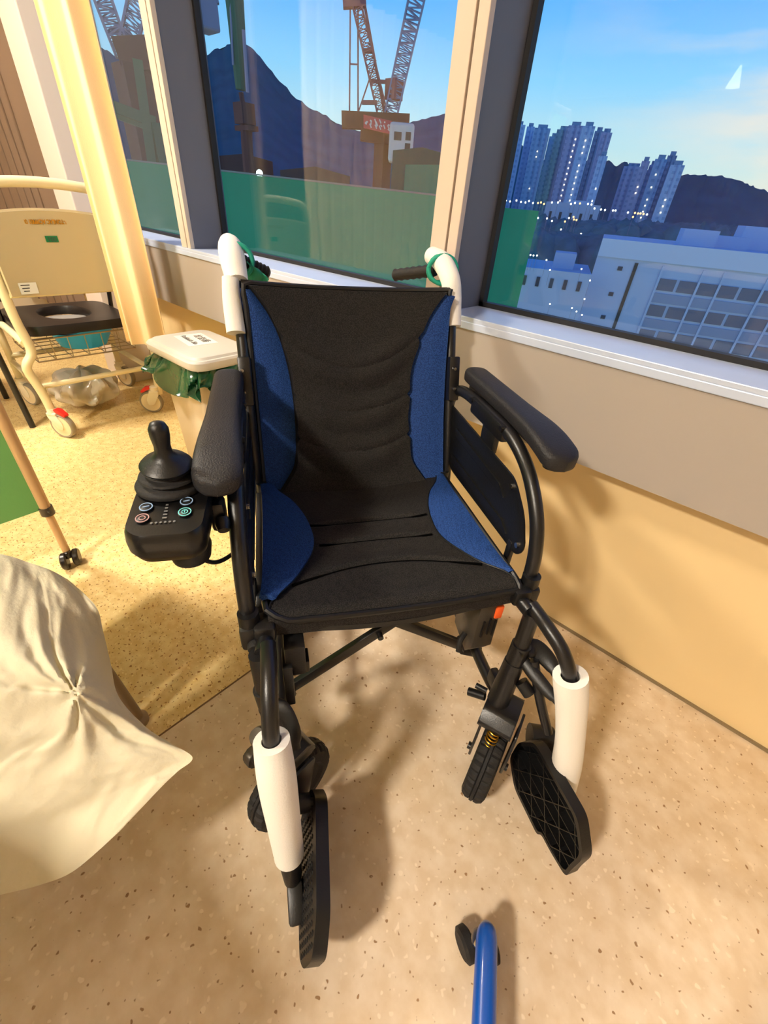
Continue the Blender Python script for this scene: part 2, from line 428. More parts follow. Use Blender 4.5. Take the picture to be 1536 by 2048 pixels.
# --- seat cushion ---------------------------------------------------------
ARC = [(-0.40, 0.205), (-0.37, 0.195), (-0.33, 0.165), (-0.27, 0.142), (-0.20, 0.131), (-0.15, 0.134), (-0.10, 0.155), (-0.06, 0.178), (-0.02, 0.211), (0.02, 0.219), (0.10, 0.219)]
def arc_x(y): return smooth_table(ARC, y)
def seat_z(x, y):
    t = x / HW
    z = 0.512 - 0.020 * (1 - t * t) + (0.026 if y < -0.3 else 0) * 0 - 0.022 * ((-y) / 0.39)
    z += 0.006 * math.sin(8 * x + 2) * math.cos(9 * y)
    for yc, ye in ((-0.255, -0.235), (-0.182, -0.158), (-0.105, -0.055)):     # stitched channels
        yy = yc + (ye - yc) * t * t * 1.6
        d = (y - yy) / 0.0055
        fade = max(0.0, min(1.0, (arc_x(y) - abs(x)) / 0.05))
        z -= 0.011 * math.exp(-d * d) * fade
        z += 0.004 * math.exp(-((y - yy) / 0.03) ** 2) * fade
    return z
def seat_front(x):    # sagging front lip
    return 0.004 - 0.012 * (1 - (x / HW) ** 2) * 0.3
def sp(x, y):
    # the last stretch of y rolls over the front lip
    if y <= -0.012:
        return Vector((x, y, seat_z(x, y)))
    a = min(1.0, (y + 0.012) / 0.06) * PI * 0.5
    d = max(0.0, y - 0.035)
    return Vector((x, -0.012 + 0.022 * math.sin(a) + seat_front(x), seat_z(x, -0.012) - 0.022 * (1 - math.cos(a)) - max(0, y - 0.045) * 0.8))
Y0, Y1 = -0.395, 0.075
def yy_(v): return Y0 + (Y1 - Y0) * v
bm = nb()
grid(bm, lambda u, v: sp(-arc_x(yy_(v)) + 2 * arc_x(yy_(v)) * u, yy_(v)), 60, 170, 0.032)
seat = W('seat_cushion', bm, M_CUSH, smooth=60)
for s in (-1, 1):
    bm = nb()
    def fb(u, v, s=s):
        y = Y0 + 0.004 + (0.0 - Y0 - 0.022) * v; a = arc_x(y); x = a + (HW + 0.004 - a) * u
        p = sp(s * x, y); p.z += 0.0025 + 0.004 * math.sin(PI * u); return p
    grid(bm, fb, 12, 70, 0.010)
    tag(W('side_panel', bm, M_BLUE, seat, smooth=60), label='blue mesh side panel of the seat cushion')
    bm = nb(); pts = [sp(s * (arc_x(Y0 + (0.0 - Y0) * i / 30) + 0.0), Y0 + (0.0 - Y0) * i / 30) + Vector((0, 0, 0.0022)) for i in range(31)]
    tube(bm, pts, 0.0016, 6, 1, smooth=False); W('stitch_line', bm, M_BLKP, seat)
for yc, ye in ((-0.255, -0.235), (-0.182, -0.158), (-0.105, -0.055)):
    bm = nb(); pts = []
    for i in range(31):
        t = -0.8 + 1.6 * i / 30; y = yc + (ye - yc) * t * t * 1.6; x = t * HW
        if abs(x) > arc_x(y) - 0.004: continue
        pts.append(sp(x, y) + Vector((0, 0, 0.0024)))
    tube(bm, pts, 0.0024, 8, 1, smooth=False); W('seam', bm, M_SEAM, seat)
# piping around the cushion
bm = nb()
pp = [sp(-HW, Y0 + (0 - Y0) * i / 12) for i in range(13)] + [sp(-HW + 2 * HW * i / 14, 0.03) + Vector((0, 0.003, 0)) for i in range(1, 15)] + [sp(HW, -(-Y0) * i / 12) for i in range(13)]
tube(bm, pp, 0.0055, 8, 2); W('piping', bm, M_BLKP, seat)
bm = nb()
def under(u, v):
    x = -HW + 2 * HW * u
    return Vector((x, 0.012 - 0.40 * v, seat_z(x, -0.0) - 0.036 - 0.018 * math.sin(PI * u) * (1 if u else 0) - 0.018 * v))
grid(bm, under, 20, 8, 0.012); W('seat_sling', bm, M_BLKP, smooth=60)

# --- backrest --------------------------------------------------------------
def back_frame(s):      # s 0 bottom .. 1 top  -> y, z
    return -0.400 - 0.125 * s - 0.02 * math.sin(PI * s), 0.470 + 0.422 * s
BARC = [(-0.12, 0.214), (-0.04, 0.198), (0.03, 0.172), (0.12, 0.145), (0.30, 0.136), (0.50, 0.138), (0.65, 0.146), (0.78, 0.160), (0.88, 0.178), (0.96, 0.200), (1.0, 0.214)]
def barc(s): return smooth_table(BARC, s)
def bp(x, s, off=0.0):
    t = x / HW; y, z = back_frame(s)
    y -= 0.035 * (1 - t * t)                 # sling wraps backwards in the middle
    z -= 0.010 * (1 - t * t) * max(0, s - 0.8) * 5
    for sc, rise in ((0.60, 0.165), (0.375, 0.125), (0.16, 0.12)):
        ss = sc + rise * (x / 0.15) ** 2
        d = (s - ss) / 0.013; fade = max(0.0, min(1.0, (barc(s) - abs(x)) / 0.06))
        y -= (0.017 * math.exp(-d * d) - 0.012 * math.exp(-((s - ss + 0.02) / 0.085) ** 2)) * fade
    return Vector((x, y + off, z))
bm = nb(); grid(bm, lambda u, v: bp(-barc(v * 1.12 - 0.12) + 2 * barc(v * 1.12 - 0.12) * u, v * 1.12 - 0.12), 60, 190, 0.030)
back = W('backrest', bm, M_CUSH, smooth=60)
for sc_, rise_ in ((0.60, 0.165), (0.375, 0.125), (0.16, 0.12)):
    bm = nb(); pts = []
    for i in range(31):
        x = -0.135 + 0.27 * i / 30; pts.append(bp(x, sc_ + rise_ * (x / 0.15) ** 2, 0.0036))
    tube(bm, pts, 0.0032, 8, 1, smooth=False); W('seam', bm, M_SEAM, back)
for s in (-1, 1):
    bm = nb()
    def fb(u, v, s=s):
        v2 = -0.10 + 1.085 * v; a = barc(v2); x = a + (HW + 0.004 - a) * u
        return bp(s * x, v2, 0.0035 + 0.005 * math.sin(PI * min(1, u * 1.1)))
    grid(bm, fb, 12, 120, 0.014)
    tag(W('side_panel', bm, M_BLUE, back, smooth=60), label='blue mesh side panel of the backrest')
    bm = nb(); pts = [bp(s * barc(i / 60), i / 60, 0.004) for i in range(61)]
    tube(bm, pts, 0.0022, 6, 1, smooth=False); W('stitch_line', bm, M_BLKP, back)
bm = nb()
pp = [bp(-HW, i / 12, 0.002) for i in range(13)] + [bp(-HW + 2 * HW * i / 14, 1.0, 0.0) + Vector((0, 0, 0.003)) for i in range(1, 15)] + [bp(HW, 1 - i / 12, 0.002) for i in range(13)]
tube(bm, pp, 0.006, 8, 2); W('piping', bm, M_BLKP, back)
bm = nb()     # sling cloth behind, hooked a little higher on the posts
grid(bm, lambda u, v: Vector((-0.228 + 0.456 * u, back_frame(v)[0] - 0.024 - 0.02 * math.sin(PI * u), back_frame(v)[1] + 0.006 - 0.010 * math.sin(PI * u))), 24, 20, 0.01)
W('back_sling', bm, M_BLKP, smooth=60)

for s in (-1, 1):
    side = 'left' if s < 0 else 'right'
    X = 0.236 * s
    # back post and push handle
    bm = nb(); tube(bm, [(X, -0.395, 0.22), (X, -0.405, 0.47), (X, -0.455, 0.64), (X, -0.515, 0.80), (X, -0.545, 0.87)], 0.0125); W('back_post', bm, M_BLK)
    for z_, y_ in ((0.70, -0.455), (0.742, -0.470)):
        bm = nb(); cyl(bm, (X - 0.004, y_ + 0.010, z_), (X - 0.004, y_ + 0.022, z_ + 0.002), 0.0035, 10); W('bolt', bm, M_STEEL)
    bm = nb(); box(bm, (X, -0.466, 0.715), (0.026, 0.030, 0.10), Matrix.Rotation(math.radians(-18) * -1, 3, 'X'), 0.004); W('fold_bracket', bm, M_BLK)
    bm = nb(); hp = [(X, -0.535, 0.845), (X, -0.552, 0.895), (X, -0.580, 0.925), (X, -0.640, 0.935), (X, -0.705, 0.932)]
    tube(bm, hp, 0.0125); h = W('push_handle', bm, M_BLK)
    bm = nb()
    rr = [0.0205, 0.0215, 0.021, 0.0225, 0.023]
    if s < 0:
        tube(bm, [(X - 0.010, -0.500, 0.805), (X - 0.012, -0.530, 0.860), (X - 0.010, -0.548, 0.900)], [0.019, 0.0185, 0.017], 18)
        tube(bm, [(X + 0.002, -0.545, 0.892), (X - 0.004, -0.585, 0.925), (X - 0.008, -0.635, 0.942), (X - 0.014, -0.705, 0.944)], [0.022, 0.026, 0.026, 0.022], 18)
    else:
        tube(bm, [(X + 0.004, -0.520, 0.820), (X + 0.002, -0.545, 0.875), (X, -0.565, 0.910), (X - 0.004, -0.62, 0.938), (X - 0.008, -0.69, 0.945)], [0.019, 0.022, 0.022, 0.023, 0.020], 18)
    tag(W('foam_sleeve', bm, M_WHITEF, h, smooth=60), label='white foam sleeve wrapped round the push handle')
    bm = nb()     # ribbed grip pointing inwards and back
    a = Vector((X - 0.012 * s, -0.64, 0.920)); b = Vector((X - 0.085 * s, -0.735, 0.894)) if s > 0 else Vector((X - 0.062 * s, -0.66, 0.897))
    L = (b - a).length
    prof = [(0.0, 0.0)]
    for i in range(14):
        hh = L * i / 13; prof.append((0.0125 + (0.0022 if i % 2 else 0), hh))
    prof.append((0.009, L + 0.006)); prof.append((0, L + 0.008))
    lathe(bm, prof, a, b - a, 20); W('hand_grip', bm, M_RUB, h)
    bm = nb()     # teal tie
    c = Vector((X - 0.004 * s, -0.615, 0.925))
    for kk, tw in ((0, 0.0), (1, 0.007), (2, 0.014)):
        ring = []
        for j in range(20):
            an = 2 * PI * j / 20
            ring.append(c + Vector((math.cos(an) * 0.031, -0.010 + tw + 0.014 * math.sin(an + kk), math.sin(an) * 0.030)))
        tube(bm, ring, 0.0045, 8, 1, smooth=False, closed=True)
    if s < 0:
        grid(bm, lambda u, v: Vector((X + 0.024 + 0.036 * v + 0.006 * math.sin(5 * u), -0.60 - 0.02 * u + 0.008 * math.sin(6 * v), 0.925 - 0.012 * u * 3 - 0.02 * v + 0.012 * (u - 0.5) * v)), 8, 8, 0.002)
    tag(W('cloth_tie', bm, M_TEAL, h, smooth=60), label='teal cloth tie knotted on the push handle')
    # arm tube
    XA = 0.250 * s
    bm = nb(); tube(bm, [(XA, 0.003, 0.45), (XA, -0.004, 0.50), (XA, -0.012, 0.555), (XA, -0.033, 0.606), (XA, -0.068, 0.648), (XA, -0.115, 0.682), (XA, -0.18, 0.703), (XA, -0.27, 0.707), (XA, -0.40, 0.703), (XA, -0.455, 0.688), (XA, -0.485, 0.655), (XA, -0.492, 0.60)], 0.0128, 16)
    at = W('arm_tube', bm, M_BLK)
    bm = nb(); box(bm, (XA - 0.004 * s, -0.27, 0.700), (0.020, 0.155, 0.034), None, 0.006)
    for y_ in (-0.345, -0.20): cyl(bm, (XA - 0.016 * s, y_, 0.71), (XA + 0.03 * s, y_, 0.715), 0.006, 10)
    box(bm, (XA - 0.002 * s, -0.255, 0.665), (0.014, 0.060, 0.05), None, 0.004); W('arm_clamp', bm, M_BLKP, at)
    # pad (outboard of the tube)
    bm = nb()
    y0, y1 = -0.462, -0.045
    def pad(u, v, s=s):
        # u along the length, v round the cross-section
        hw = 0.0285 + 0.006 * min(1, max(0, (u - 0.55) / 0.3)); tp = 1.0
        e = min(u, 1 - u) / 0.07
        if e < 1: tp = math.sqrt(max(0.0, 1 - (1 - e) ** 2)) * 0.97 + 0.03
        xc = s * (0.262 + (0.020 if s > 0 else 0.005) - (0.004 if s > 0 else 0) * u)
        yc = y0 + (y1 - y0) * u
        a = 2 * PI * v; ca, sa = math.cos(a), math.sin(a)
        px_ = hw * tp * math.copysign(abs(ca) ** 0.55, ca); pz = 0.017 * (0.5 + 0.5 * tp) * math.copysign(abs(sa) ** 0.6, sa)
        return Vector((xc + px_, yc, 0.732 + pz - 0.020 * max(0, (u - 0.72) / 0.28) ** 2 + 0.0 * u))
    nu, nv = 60, 28
    VV = [[bm.verts.new(pad(i / nu, j / nv)) for j in range(nv)] for i in range(nu + 1)]
    for i in range(nu):
        for j in range(nv): bm.faces.new((VV[i][j], VV[i][(j + 1) % nv], VV[i + 1][(j + 1) % nv], VV[i + 1][j]))
    bm.faces.new(VV[0][::-1]); bm.faces.new(VV[nu])
    W('armrest_pad', bm, M_PAD, smooth=70)
    bm = nb(); xc = s * (0.262 + (0.018 if s > 0 else 0.004))
    box(bm, (xc, -0.26, 0.710), (0.030, 0.34, 0.012), None, 0.003); cyl(bm, (xc, -0.085, 0.69), (xc, -0.085, 0.72), 0.014, 16)
    W('pad_bracket', bm, M_BLKP)
    # clothing guard with pressed ribs
    bm = nb(); XS = 0.243 * s
    poly = rounded([(-0.480, 0.655), (-0.42, 0.655), (-0.119, 0.648), (-0.062, 0.605), (-0.030, 0.548), (-0.048, 0.520), (-0.40, 0.508), (-0.43, 0.56), (-0.490, 0.60)], 0.02)
    prism(bm, poly, (XS, 0, 0), (0, 1, 0), (0, 0, 1), (-s, 0, 0), 0.004, 0.001)
    prism(bm, rounded([(-0.40, 0.62), (-0.16, 0.612), (-0.13, 0.595), (-0.40, 0.60)], 0.006), (XS - s * 0.002, 0, 0), (0, 1, 0), (0, 0, 1), (-s, 0, 0), 0.005, 0.0015)
    prism(bm, rounded([(-0.40, 0.55), (-0.12, 0.552), (-0.09, 0.537), (-0.39, 0.53)], 0.006), (XS - s * 0.002, 0, 0), (0, 1, 0), (0, 0, 1), (-s, 0, 0), 0.005, 0.0015)
    g = W('clothing_guard', bm, M_BLKP)
    for y_, z_ in ((-0.118, 0.632), (-0.050, 0.545)):
        bm = nb(); cyl(bm, (XS - 0.002 * s, y_, z_), (XS - 0.009 * s, y_, z_), 0.0055, 12); W('bolt', bm, M_STEEL, g)
    bm = nb(); box(bm, (XS, -0.075, 0.50), (0.012, 0.016, 0.07), None, 0.003); W('guard_hook', bm, M_BLK, g)
    # side frame
    XF = 0.226 * s
    bm = nb()
    tube(bm, [(XF, -0.43, 0.462), (XF, -0.2, 0.468), (XF, 0.0, 0.474), (XF + 0.004 * s, 0.05, 0.474)], 0.0135)
    tube(bm, [(XF - 0.010 * s, -0.42, 0.25), (XF - 0.010 * s, -0.12, 0.242), (XF - 0.006 * s, 0.0, 0.228), (XF, 0.05, 0.220)], 0.0125)
    tube(bm, [(XF, -0.40, 0.50), (XF, -0.40, 0.13)], 0.0125)
    box(bm, (0.229 * s, -0.19, 0.472), (0.022, 0.40, 0.030), Matrix.Rotation(0.03, 3, 'X'), 0.003)
    sf = W('side_frame', bm, M_BLK)
    bm = nb()     # caster head post
    tube(bm, [(0.238 * s, 0.048, 0.470), (0.236 * s, 0.054, 0.37)], 0.0150, 16)
    cyl(bm, (0.237 * s, 0.053, 0.385), (0.232 * s, 0.058, 0.335), 0.0185, 20)
    cyl(bm, (0.232 * s, 0.058, 0.34), (0.214 * s, 0.075, 0.235), 0.0195, 20, 0.0225)
    box(bm, (0.221 * s, 0.045, 0.25), (0.02, 0.05, 0.04), None, 0.006)
    W('caster_post', bm, M_BLK, sf)
    bm = nb(); box(bm, (0.248 * s, 0.004, 0.470), (0.034, 0.036, 0.050), None, 0.007); cyl(bm, (0.249 * s, 0.003, 0.475), (0.249 * s, 0.001, 0.515), 0.0165, 20)
    box(bm, (0.226 * s, 0.008, 0.482), (0.034, 0.040, 0.034), None, 0.006)
    W('arm_socket', bm, M_BLKP)
    bm = nb(); lathe(bm, [(0, 0), (0.012, 0.001), (0.0135, 0.006), (0.0125, 0.014), (0, 0.016)], (0.242 * s, 0.018, 0.462), (0, 1, -0.15), 20); W('frame_knob', bm, M_RUB)
    # battery / controller box on the frame with vent slots and orange tag
    bm = nb()
    if s > 0:
        prism(bm, [(-0.10, 0.45), (-0.005, 0.45), (0.0, 0.32), (-0.02, 0.285), (-0.085, 0.30)], (0.168, 0, 0), (0, 1, 0), (0, 0, 1), (1, 0, 0), 0.045, 0.002)
        e = W('battery_bracket', bm, M_GREYM)
        bm = nb()
        for i in range(3): box(bm, (0.182 + 0.012 * i, 0.0, 0.375 + 0.006 * (i % 2)), (0.003, 0.004, 0.045))
        W('vent_slot', bm, M_BLKP, e)
        bm = nb(); tube(bm, [(0.165, -0.03, 0.33), (0.152, -0.02, 0.322), (0.148, -0.01, 0.30)], 0.006, 10); W('cable', bm, M_RUB, e)
        bm = nb(); box(bm, (0.2085, -0.004, 0.418), (0.016, 0.008, 0.034), None, 0.003); tag(W('release_tab', bm, M_ORANGE, e), label='orange release tab')
    else:
        box(bm, (-0.183, 0.010, 0.415), (0.034, 0.05, 0.075), None, 0.003); box(bm, (-0.197, 0.022, 0.36), (0.016, 0.045, 0.11), None, 0.002)
        box(bm, (-0.170, 0.012, 0.385), (0.02, 0.03, 0.03), None, 0.002)
        e = W('battery_bracket', bm, M_BLKP)
        bm = nb(); box(bm, (-0.237, 0.022, 0.447), (0.014, 0.010, 0.022), None, 0.003); tag(W('release_tab', bm, M_ORANGE, e), label='orange release tab')
    # rear drive wheel, mostly behind the seat
    wc = Vector((0.205 * s, -0.395, 0.125)); bm = nb()
    lathe(bm, [(0.085, -0.02), (0.112, -0.024), (0.123, -0.014), (0.125, 0), (0.123, 0.014), (0.112, 0.024), (0.085, 0.02)], wc, (1, 0, 0), 48); rw = W('rear_wheel', bm, M_RUB)
    bm = nb(); lathe(bm, [(0, -0.02), (0.05, -0.02), (0.088, -0.012), (0.088, 0.012), (0.05, 0.02), (0, 0.02)], wc, (1, 0, 0), 32); W('wheel_hub', bm, M_GREYM, rw)
    bm = nb(); cyl(bm, wc, wc - Vector((0.11 * s, 0, 0)), 0.035, 24); W('drive_motor', bm, M_GREYM)

# --- cross braces -------------------------------------------------------------
for s in (-1, 1):
    bm = nb(); a = Vector((-0.208 * s, -0.058, 0.215)); b = Vector((0.165 * s, -0.10, 0.445)); off = Vector((0, 0.016 * s, 0))
    bar(bm, a + off, b + off, 0.012, 0.026, 0.002); br = W('cross_brace', bm, M_BLK)
    bm = nb(); q = a + off
    box(bm, q + Vector((-0.008 * s, 0, -0.002)), (0.05, 0.030, 0.034), Matrix.Rotation(-0.5 * s, 3, 'Y'), 0.005)
    cyl(bm, q + Vector((0.012 * s, -0.02, 0.014)), q + Vector((0.012 * s, 0.022, 0.014)), 0.006, 12); W('brace_clamp', bm, M_BLKP, br)
bm = nb(); cyl(bm, (-0.012, -0.12, 0.333), (-0.012, -0.046, 0.333), 0.006, 14); W('pivot_bolt', bm, M_BLK)

# --- casters --------------------------------------------------------------------
def caster(c, head, s, R_=0.093, w_=0.050):
    c = Vector(c); h = Vector((head[0], head[1], 0)).normalized(); a = Vector((h.y, -h.x, 0))
    hw = w_ / 2
    prof = [(R_ * 0.62, -hw * 0.75), (R_ * 0.70, -hw * 0.98), (R_ * 0.84, -hw), (R_ * 0.93, -hw * 0.86), (R_ * 0.985, -hw * 0.5), (R_ * 0.985, -hw * 0.22), (R_ * 0.955, -hw * 0.17), (R_ * 1.0, -hw * 0.11),
            (R_ * 1.0, hw * 0.11), (R_ * 0.955, hw * 0.17), (R_ * 0.985, hw * 0.22), (R_ * 0.985, hw * 0.5), (R_ * 0.93, hw * 0.86), (R_ * 0.84, hw), (R_ * 0.70, hw * 0.98), (R_ * 0.62, hw * 0.75)]
    tread = {3, 4, 5, 10, 11, 12}
    bm = nb(); lathe(bm, prof, c, a, 120, mod=lambda k_, j: 0.968 if (k_ in tread and j % 4 == (0 if k_ < 8 else 2)) else 1.0)
    ty = W('caster_wheel', bm, M_RUB, smooth=30)
    bm = nb()
    lathe(bm, [(R_ * 0.60, -hw * 0.7), (R_ * 0.66, -hw * 0.8), (R_ * 0.66, hw * 0.8), (R_ * 0.60, hw * 0.7)], c, a, 48)
    lathe(bm, [(0, -hw * 0.95), (0.016, -hw * 0.95), (0.018, 0), (0.016, hw * 0.95), (0, hw * 0.95)], c, a, 24)
    for j in range(5):
        an = 2 * PI * j / 5 + 0.3; d = h * math.cos(an) + Vector((0, 0, 1)) * math.sin(an)
        bar(bm, c + d * 0.012, c + d * R_ * 0.63, 0.016, 0.020, 0.003)
    W('rim', bm, M_GREYM, ty)
    return c, h, a, ty
def fork(c, h, a, top, ty, zp):
    hw = 0.033; top = Vector(top)
    for q in (-1, 1):
        bm = nb(); o = a * hw * q
        P0 = c + o; P1 = c + o + Vector((0, 0, 0.05)) - h * -0.012; P2 = Vector((top.x, top.y, zp)) + o
        U = h; V = Vector((0, 0, 1))
        def to(p): d = p - P0; return (d.dot(U), d.dot(V))
        e = to(P2)
        poly = rounded([(-0.014, -0.014), (0.014, -0.014), (0.020, 0.045), (e[0] + 0.030, e[1]), (e[0] - 0.034, e[1]), (-0.026, 0.05)], 0.008)
        prism(bm, poly, P0, U, V, a * q, 0.005, 0.0012)
        cyl(bm, P0, P0 + a * q * 0.012, 0.008, 14)
        W('fork_leg', bm, M_BLK, ty)
lc = caster((-0.213, 0.084, 0.092), (-0.80, 0.58), -1)
fork(lc[0], lc[1], lc[2], (-0.215, 0.078, 0.22), lc[3], 0.200)
rc = caster((0.203, 0.118, 0.092), (-0.70, 0.72), 1)
fork(rc[0], rc[1], rc[2], (0.218, 0.085, 0.22), rc[3], 0.200)
# angular fork crowns, suspension spring
for s, c_, (hx, hy) in ((-1, (-0.215, 0.078, 0.212), (-0.80, 0.58)), (1, (0.222, 0.086, 0.214), (-0.70, 0.72))):
    h = Vector((hx, hy, 0)).normalized(); a = Vector((h.y, -h.x, 0))
    bm = nb(); rot = Matrix((h, a, Vector((0, 0, 1)))).transposed()
    prism(bm, rounded([(-0.046, 0.0), (-0.030, 0.026), (0.030, 0.026), (0.054, 0.004), (0.050, -0.012), (-0.040, -0.012)], 0.006), Vector(c_) - a * 0.034, h, (0, 0, 1), a, 0.068, 0.003)
    W('fork_crown', bm, M_BLK)
    if s > 0:
        bm = nb(); sx = Vector(c_) + h * 0.040 + a * 0.002; ax = (h * 0.35 + Vector((0, 0, -1))).normalized()
        f_, u_, v_ = frame_of(ax); pts = []
        for i in range(72):
            t = i / 71; an = 2 * PI * 5 * t; pts.append(sx + ax * (0.006 + 0.040 * t) + (u_ * math.cos(an) + v_ * math.sin(an)) * 0.011)
        tube(bm, pts, 0.0017, 8, 1, smooth=False); tag(W('suspension_spring', bm, M_GOLD), label='yellow coil spring')
        bm = nb(); q = Vector(c_) - a * 0.040 - h * 0.01
        cyl(bm, q, q - a * 0.035 + Vector((0, 0, -0.012)), 0.009, 12); cyl(bm, q + Vector((0, 0, 0.02)), q + Vector((0, 0, 0.02)) - a * 0.025, 0.006, 12); W('fork_bolt', bm, M_BLKP)
    else:
        bm = nb(); q = Vector(c_) + a * 0.0
        prism(bm, rounded([(-0.02, -0.06), (0.03, -0.06), (0.06, -0.025), (0.055, 0.005), (-0.02, 0.005)], 0.008), q - a * 0.052, h, (0, 0, 1), a, 0.018, 0.003)
        W('fork_shroud', bm, M_GREYM)

# --- legrests ---------------------------------------------------------------------
def legrest(pts, foam, s):
    bm = nb(); tube(bm, pts, 0.0126, 18); lg = W('legrest_tube', bm, M_BLK)
    bm = nb()
    # hollow foam sleeve
    fp = catmull([Vector(p) for p in foam], 8); n = 24; ro, ri = 0.0275, 0.0150; rings = []
    for i, p in enumerate(fp):
        d = (fp[min(i + 1, len(fp) - 1)] - fp[max(i - 1, 0)]).normalized(); u_ = Vector((1, 0, 0)); u_ = (u_ - d * u_.dot(d)).normalized(); v_ = d.cross(u_)
        t = i / (len(fp) - 1); wob = 1 + 0.05 * math.sin(7 * t + s) ; 
        if t > 0.8: wob *= 1 - 0.35 * (t - 0.8)
        rings.append([[bm.verts.new(p + (u_ * math.cos(2 * PI * j / n) + v_ * math.sin(2 * PI * j / n)) * r_ * wob) for j in range(n)] for r_ in (ro, ri)])
    for A, B in zip(rings, rings[1:]):
        for k_ in (0, 1):
            for j in range(n):
                j2 = (j + 1) % n; f_ = (A[k_][j], A[k_][j2], B[k_][j2], B[k_][j]); bm.faces.new(f_ if k_ == 0 else f_[::-1])
    for E_ in (rings[0], rings[-1]):
        for j in range(n):
            j2 = (j + 1) % n; bm.faces.new((E_[0][j], E_[0][j2], E_[1][j2], E_[1][j]))
    tag(W('foam_sleeve', bm, M_WHITEF, lg, smooth=50), label='long white foam sleeve round the legrest tube')
    return lg
# left: straight ahead
Lp = [(-0.222, 0.042, 0.482), (-0.222, 0.085, 0.478), (-0.224, 0.125, 0.455), (-0.226, 0.152, 0.412), (-0.225, 0.172, 0.35), (-0.223, 0.195, 0.24), (-0.221, 0.213, 0.13), (-0.219, 0.222, 0.09)]
ll = legrest(Lp, [(-0.226, 0.153, 0.408), (-0.225, 0.172, 0.345), (-0.223, 0.195, 0.24), (-0.221, 0.214, 0.135)], -1)
bm = nb(); cyl(bm, (-0.220, 0.213, 0.150), (-0.219, 0.236, 0.085), 0.0215, 20, 0.015); box(bm, (-0.2165, 0.262, 0.066), (0.027, 0.06, 0.038), Matrix.Rotation(-0.35, 3, 'X'), 0.006); W('heel_socket', bm, M_BLKP, ll)
bm = nb(); cyl(bm, (-0.235, 0.15, 0.165), (-0.165, 0.150, 0.150), 0.008, 14); cyl(bm, (-0.205, 0.150, 0.158), (-0.18, 0.150, 0.155), 0.016, 16); W('plate_hinge', bm, M_BLKP, ll)
def inside(q, poly):
    c = False; n = len(poly)
    for i in range(n):
        a, b = poly[i], poly[i - 1]
        if (a[1] > q[1]) != (b[1] > q[1]) and q[0] < (b[0] - a[0]) * (q[1] - a[1]) / (b[1] - a[1]) + a[0]: c = not c
    return c
def footplate(org, U, V, Wd, s, lg, H_=0.150, L=0.232):
    """U along the plate (front), V up, Wd from the tread face to the ribbed underside"""
    U, V, Wd = Vector(U).normalized(), Vector(V).normalized(), Vector(Wd).normalized(); org = Vector(org)
    out = rounded([(0.0, 0.115), (0.0, 0.045), (0.045, 0.0), (0.135, 0.0), (0.14, 0.018), (0.17, 0.020), (0.215, 0.030), (L, 0.060), (L, 0.120), (L - 0.045, H_), (0.03, H_)], 0.016)
    bm = nb(); prism(bm, out, org, U, V, Wd, 0.005, 0.0)
    # rim wall
    cen = Vector((L / 2, H_ / 2))
    inner = [((p[0] - cen.x) * 0.935 + cen.x, (p[1] - cen.y) * 0.90 + cen.y) for p in out]
    n = len(out); top = 0.022
    def P(q, h_): return org + U * q[0] + V * q[1] + Wd * h_
    vo = [(bm.verts.new(P(o_, 0.004)), bm.verts.new(P(o_, top)), bm.verts.new(P(i_, top)), bm.verts.new(P(i_, 0.004))) for o_, i_ in zip(out, inner)]
    for i in range(n):
        A, B = vo[i], vo[(i + 1) % n]
        for k_ in range(4): bm.faces.new((A[k_], A[(k_ + 1) % 4], B[(k_ + 1) % 4], B[k_]))
    fp_ = W('footplate', bm, M_BLKP, lg, smooth=25)
    # ribs on the underside: clip lines to the inner polygon
    def clip(p, d):
        ts = []
        for i in range(n):
            a_ = Vector(inner[i]); b_ = Vector(inner[(i + 1) % n]); e_ = b_ - a_; den = d.x * e_.y - d.y * e_.x
            if abs(den) < 1e-9: continue
            r_ = a_ - p; t = (r_.x * e_.y - r_.y * e_.x) / den; q = (r_.x * d.y - r_.y * d.x) / den
            if 0 <= q <= 1: ts.append(t)
        return (min(ts), max(ts)) if len(ts) > 1 else None
    bm = nb()
    for ang, step in ((0.0, 0.030), (math.radians(58), 0.042), (math.radians(-58), 0.042)):
        d = Vector((math.cos(ang), math.sin(ang))); nn = Vector((-d.y, d.x))
        for i in range(-6, 7):
            p = cen + nn * (i * step + 0.004); c_ = clip(p, d)
            if c_ is None or c_[1] - c_[0] < 0.02: continue
            a_ = p + d * c_[0]; b_ = p + d * c_[1]
            A = P(a_, 0.012); B = P(b_, 0.012); dd = (B - A); ln = dd.length; dd.normalize(); side_ = Wd.cross(dd)
            rot = Matrix((dd, side_, Wd)).transposed(); box(bm, (A + B) / 2, (ln, 0.0018, 0.018), rot)
    W('rib_lattice', bm, M_BLKP, fp_, smooth=0)
    # non-slip studs on the tread face
    bm = nb()
    for i in range(17):
        for j in range(9):
            q = Vector((0.020 + 0.0122 * i, 0.022 + 0.0122 * j + (0.006 if i % 2 else 0)))
            ins = all(((Vector(inner[(k_ + 1) % n]) - Vector(inner[k_])).cross(q - Vector(inner[k_]))) > 0.0002 for k_ in range(0, n, 1)) if False else inside(q, inner)
            if not ins: continue
            c_ = P(q, -0.0003); rot = Matrix((U, V, Wd)).transposed() @ Matrix.Rotation(PI / 4, 3, 'Z'); box(bm, c_, (0.0052, 0.0052, 0.0018), rot)
    tag(W('tread_studs', bm, M_RUB, fp_, smooth=0), kind='stuff')
    return fp_
footplate((-0.203, 0.118, 0.030), (-0.10, 1.0, 0.0), (0.25, 0.025, 0.965), (0.96, 0.096, -0.25), -1, ll)
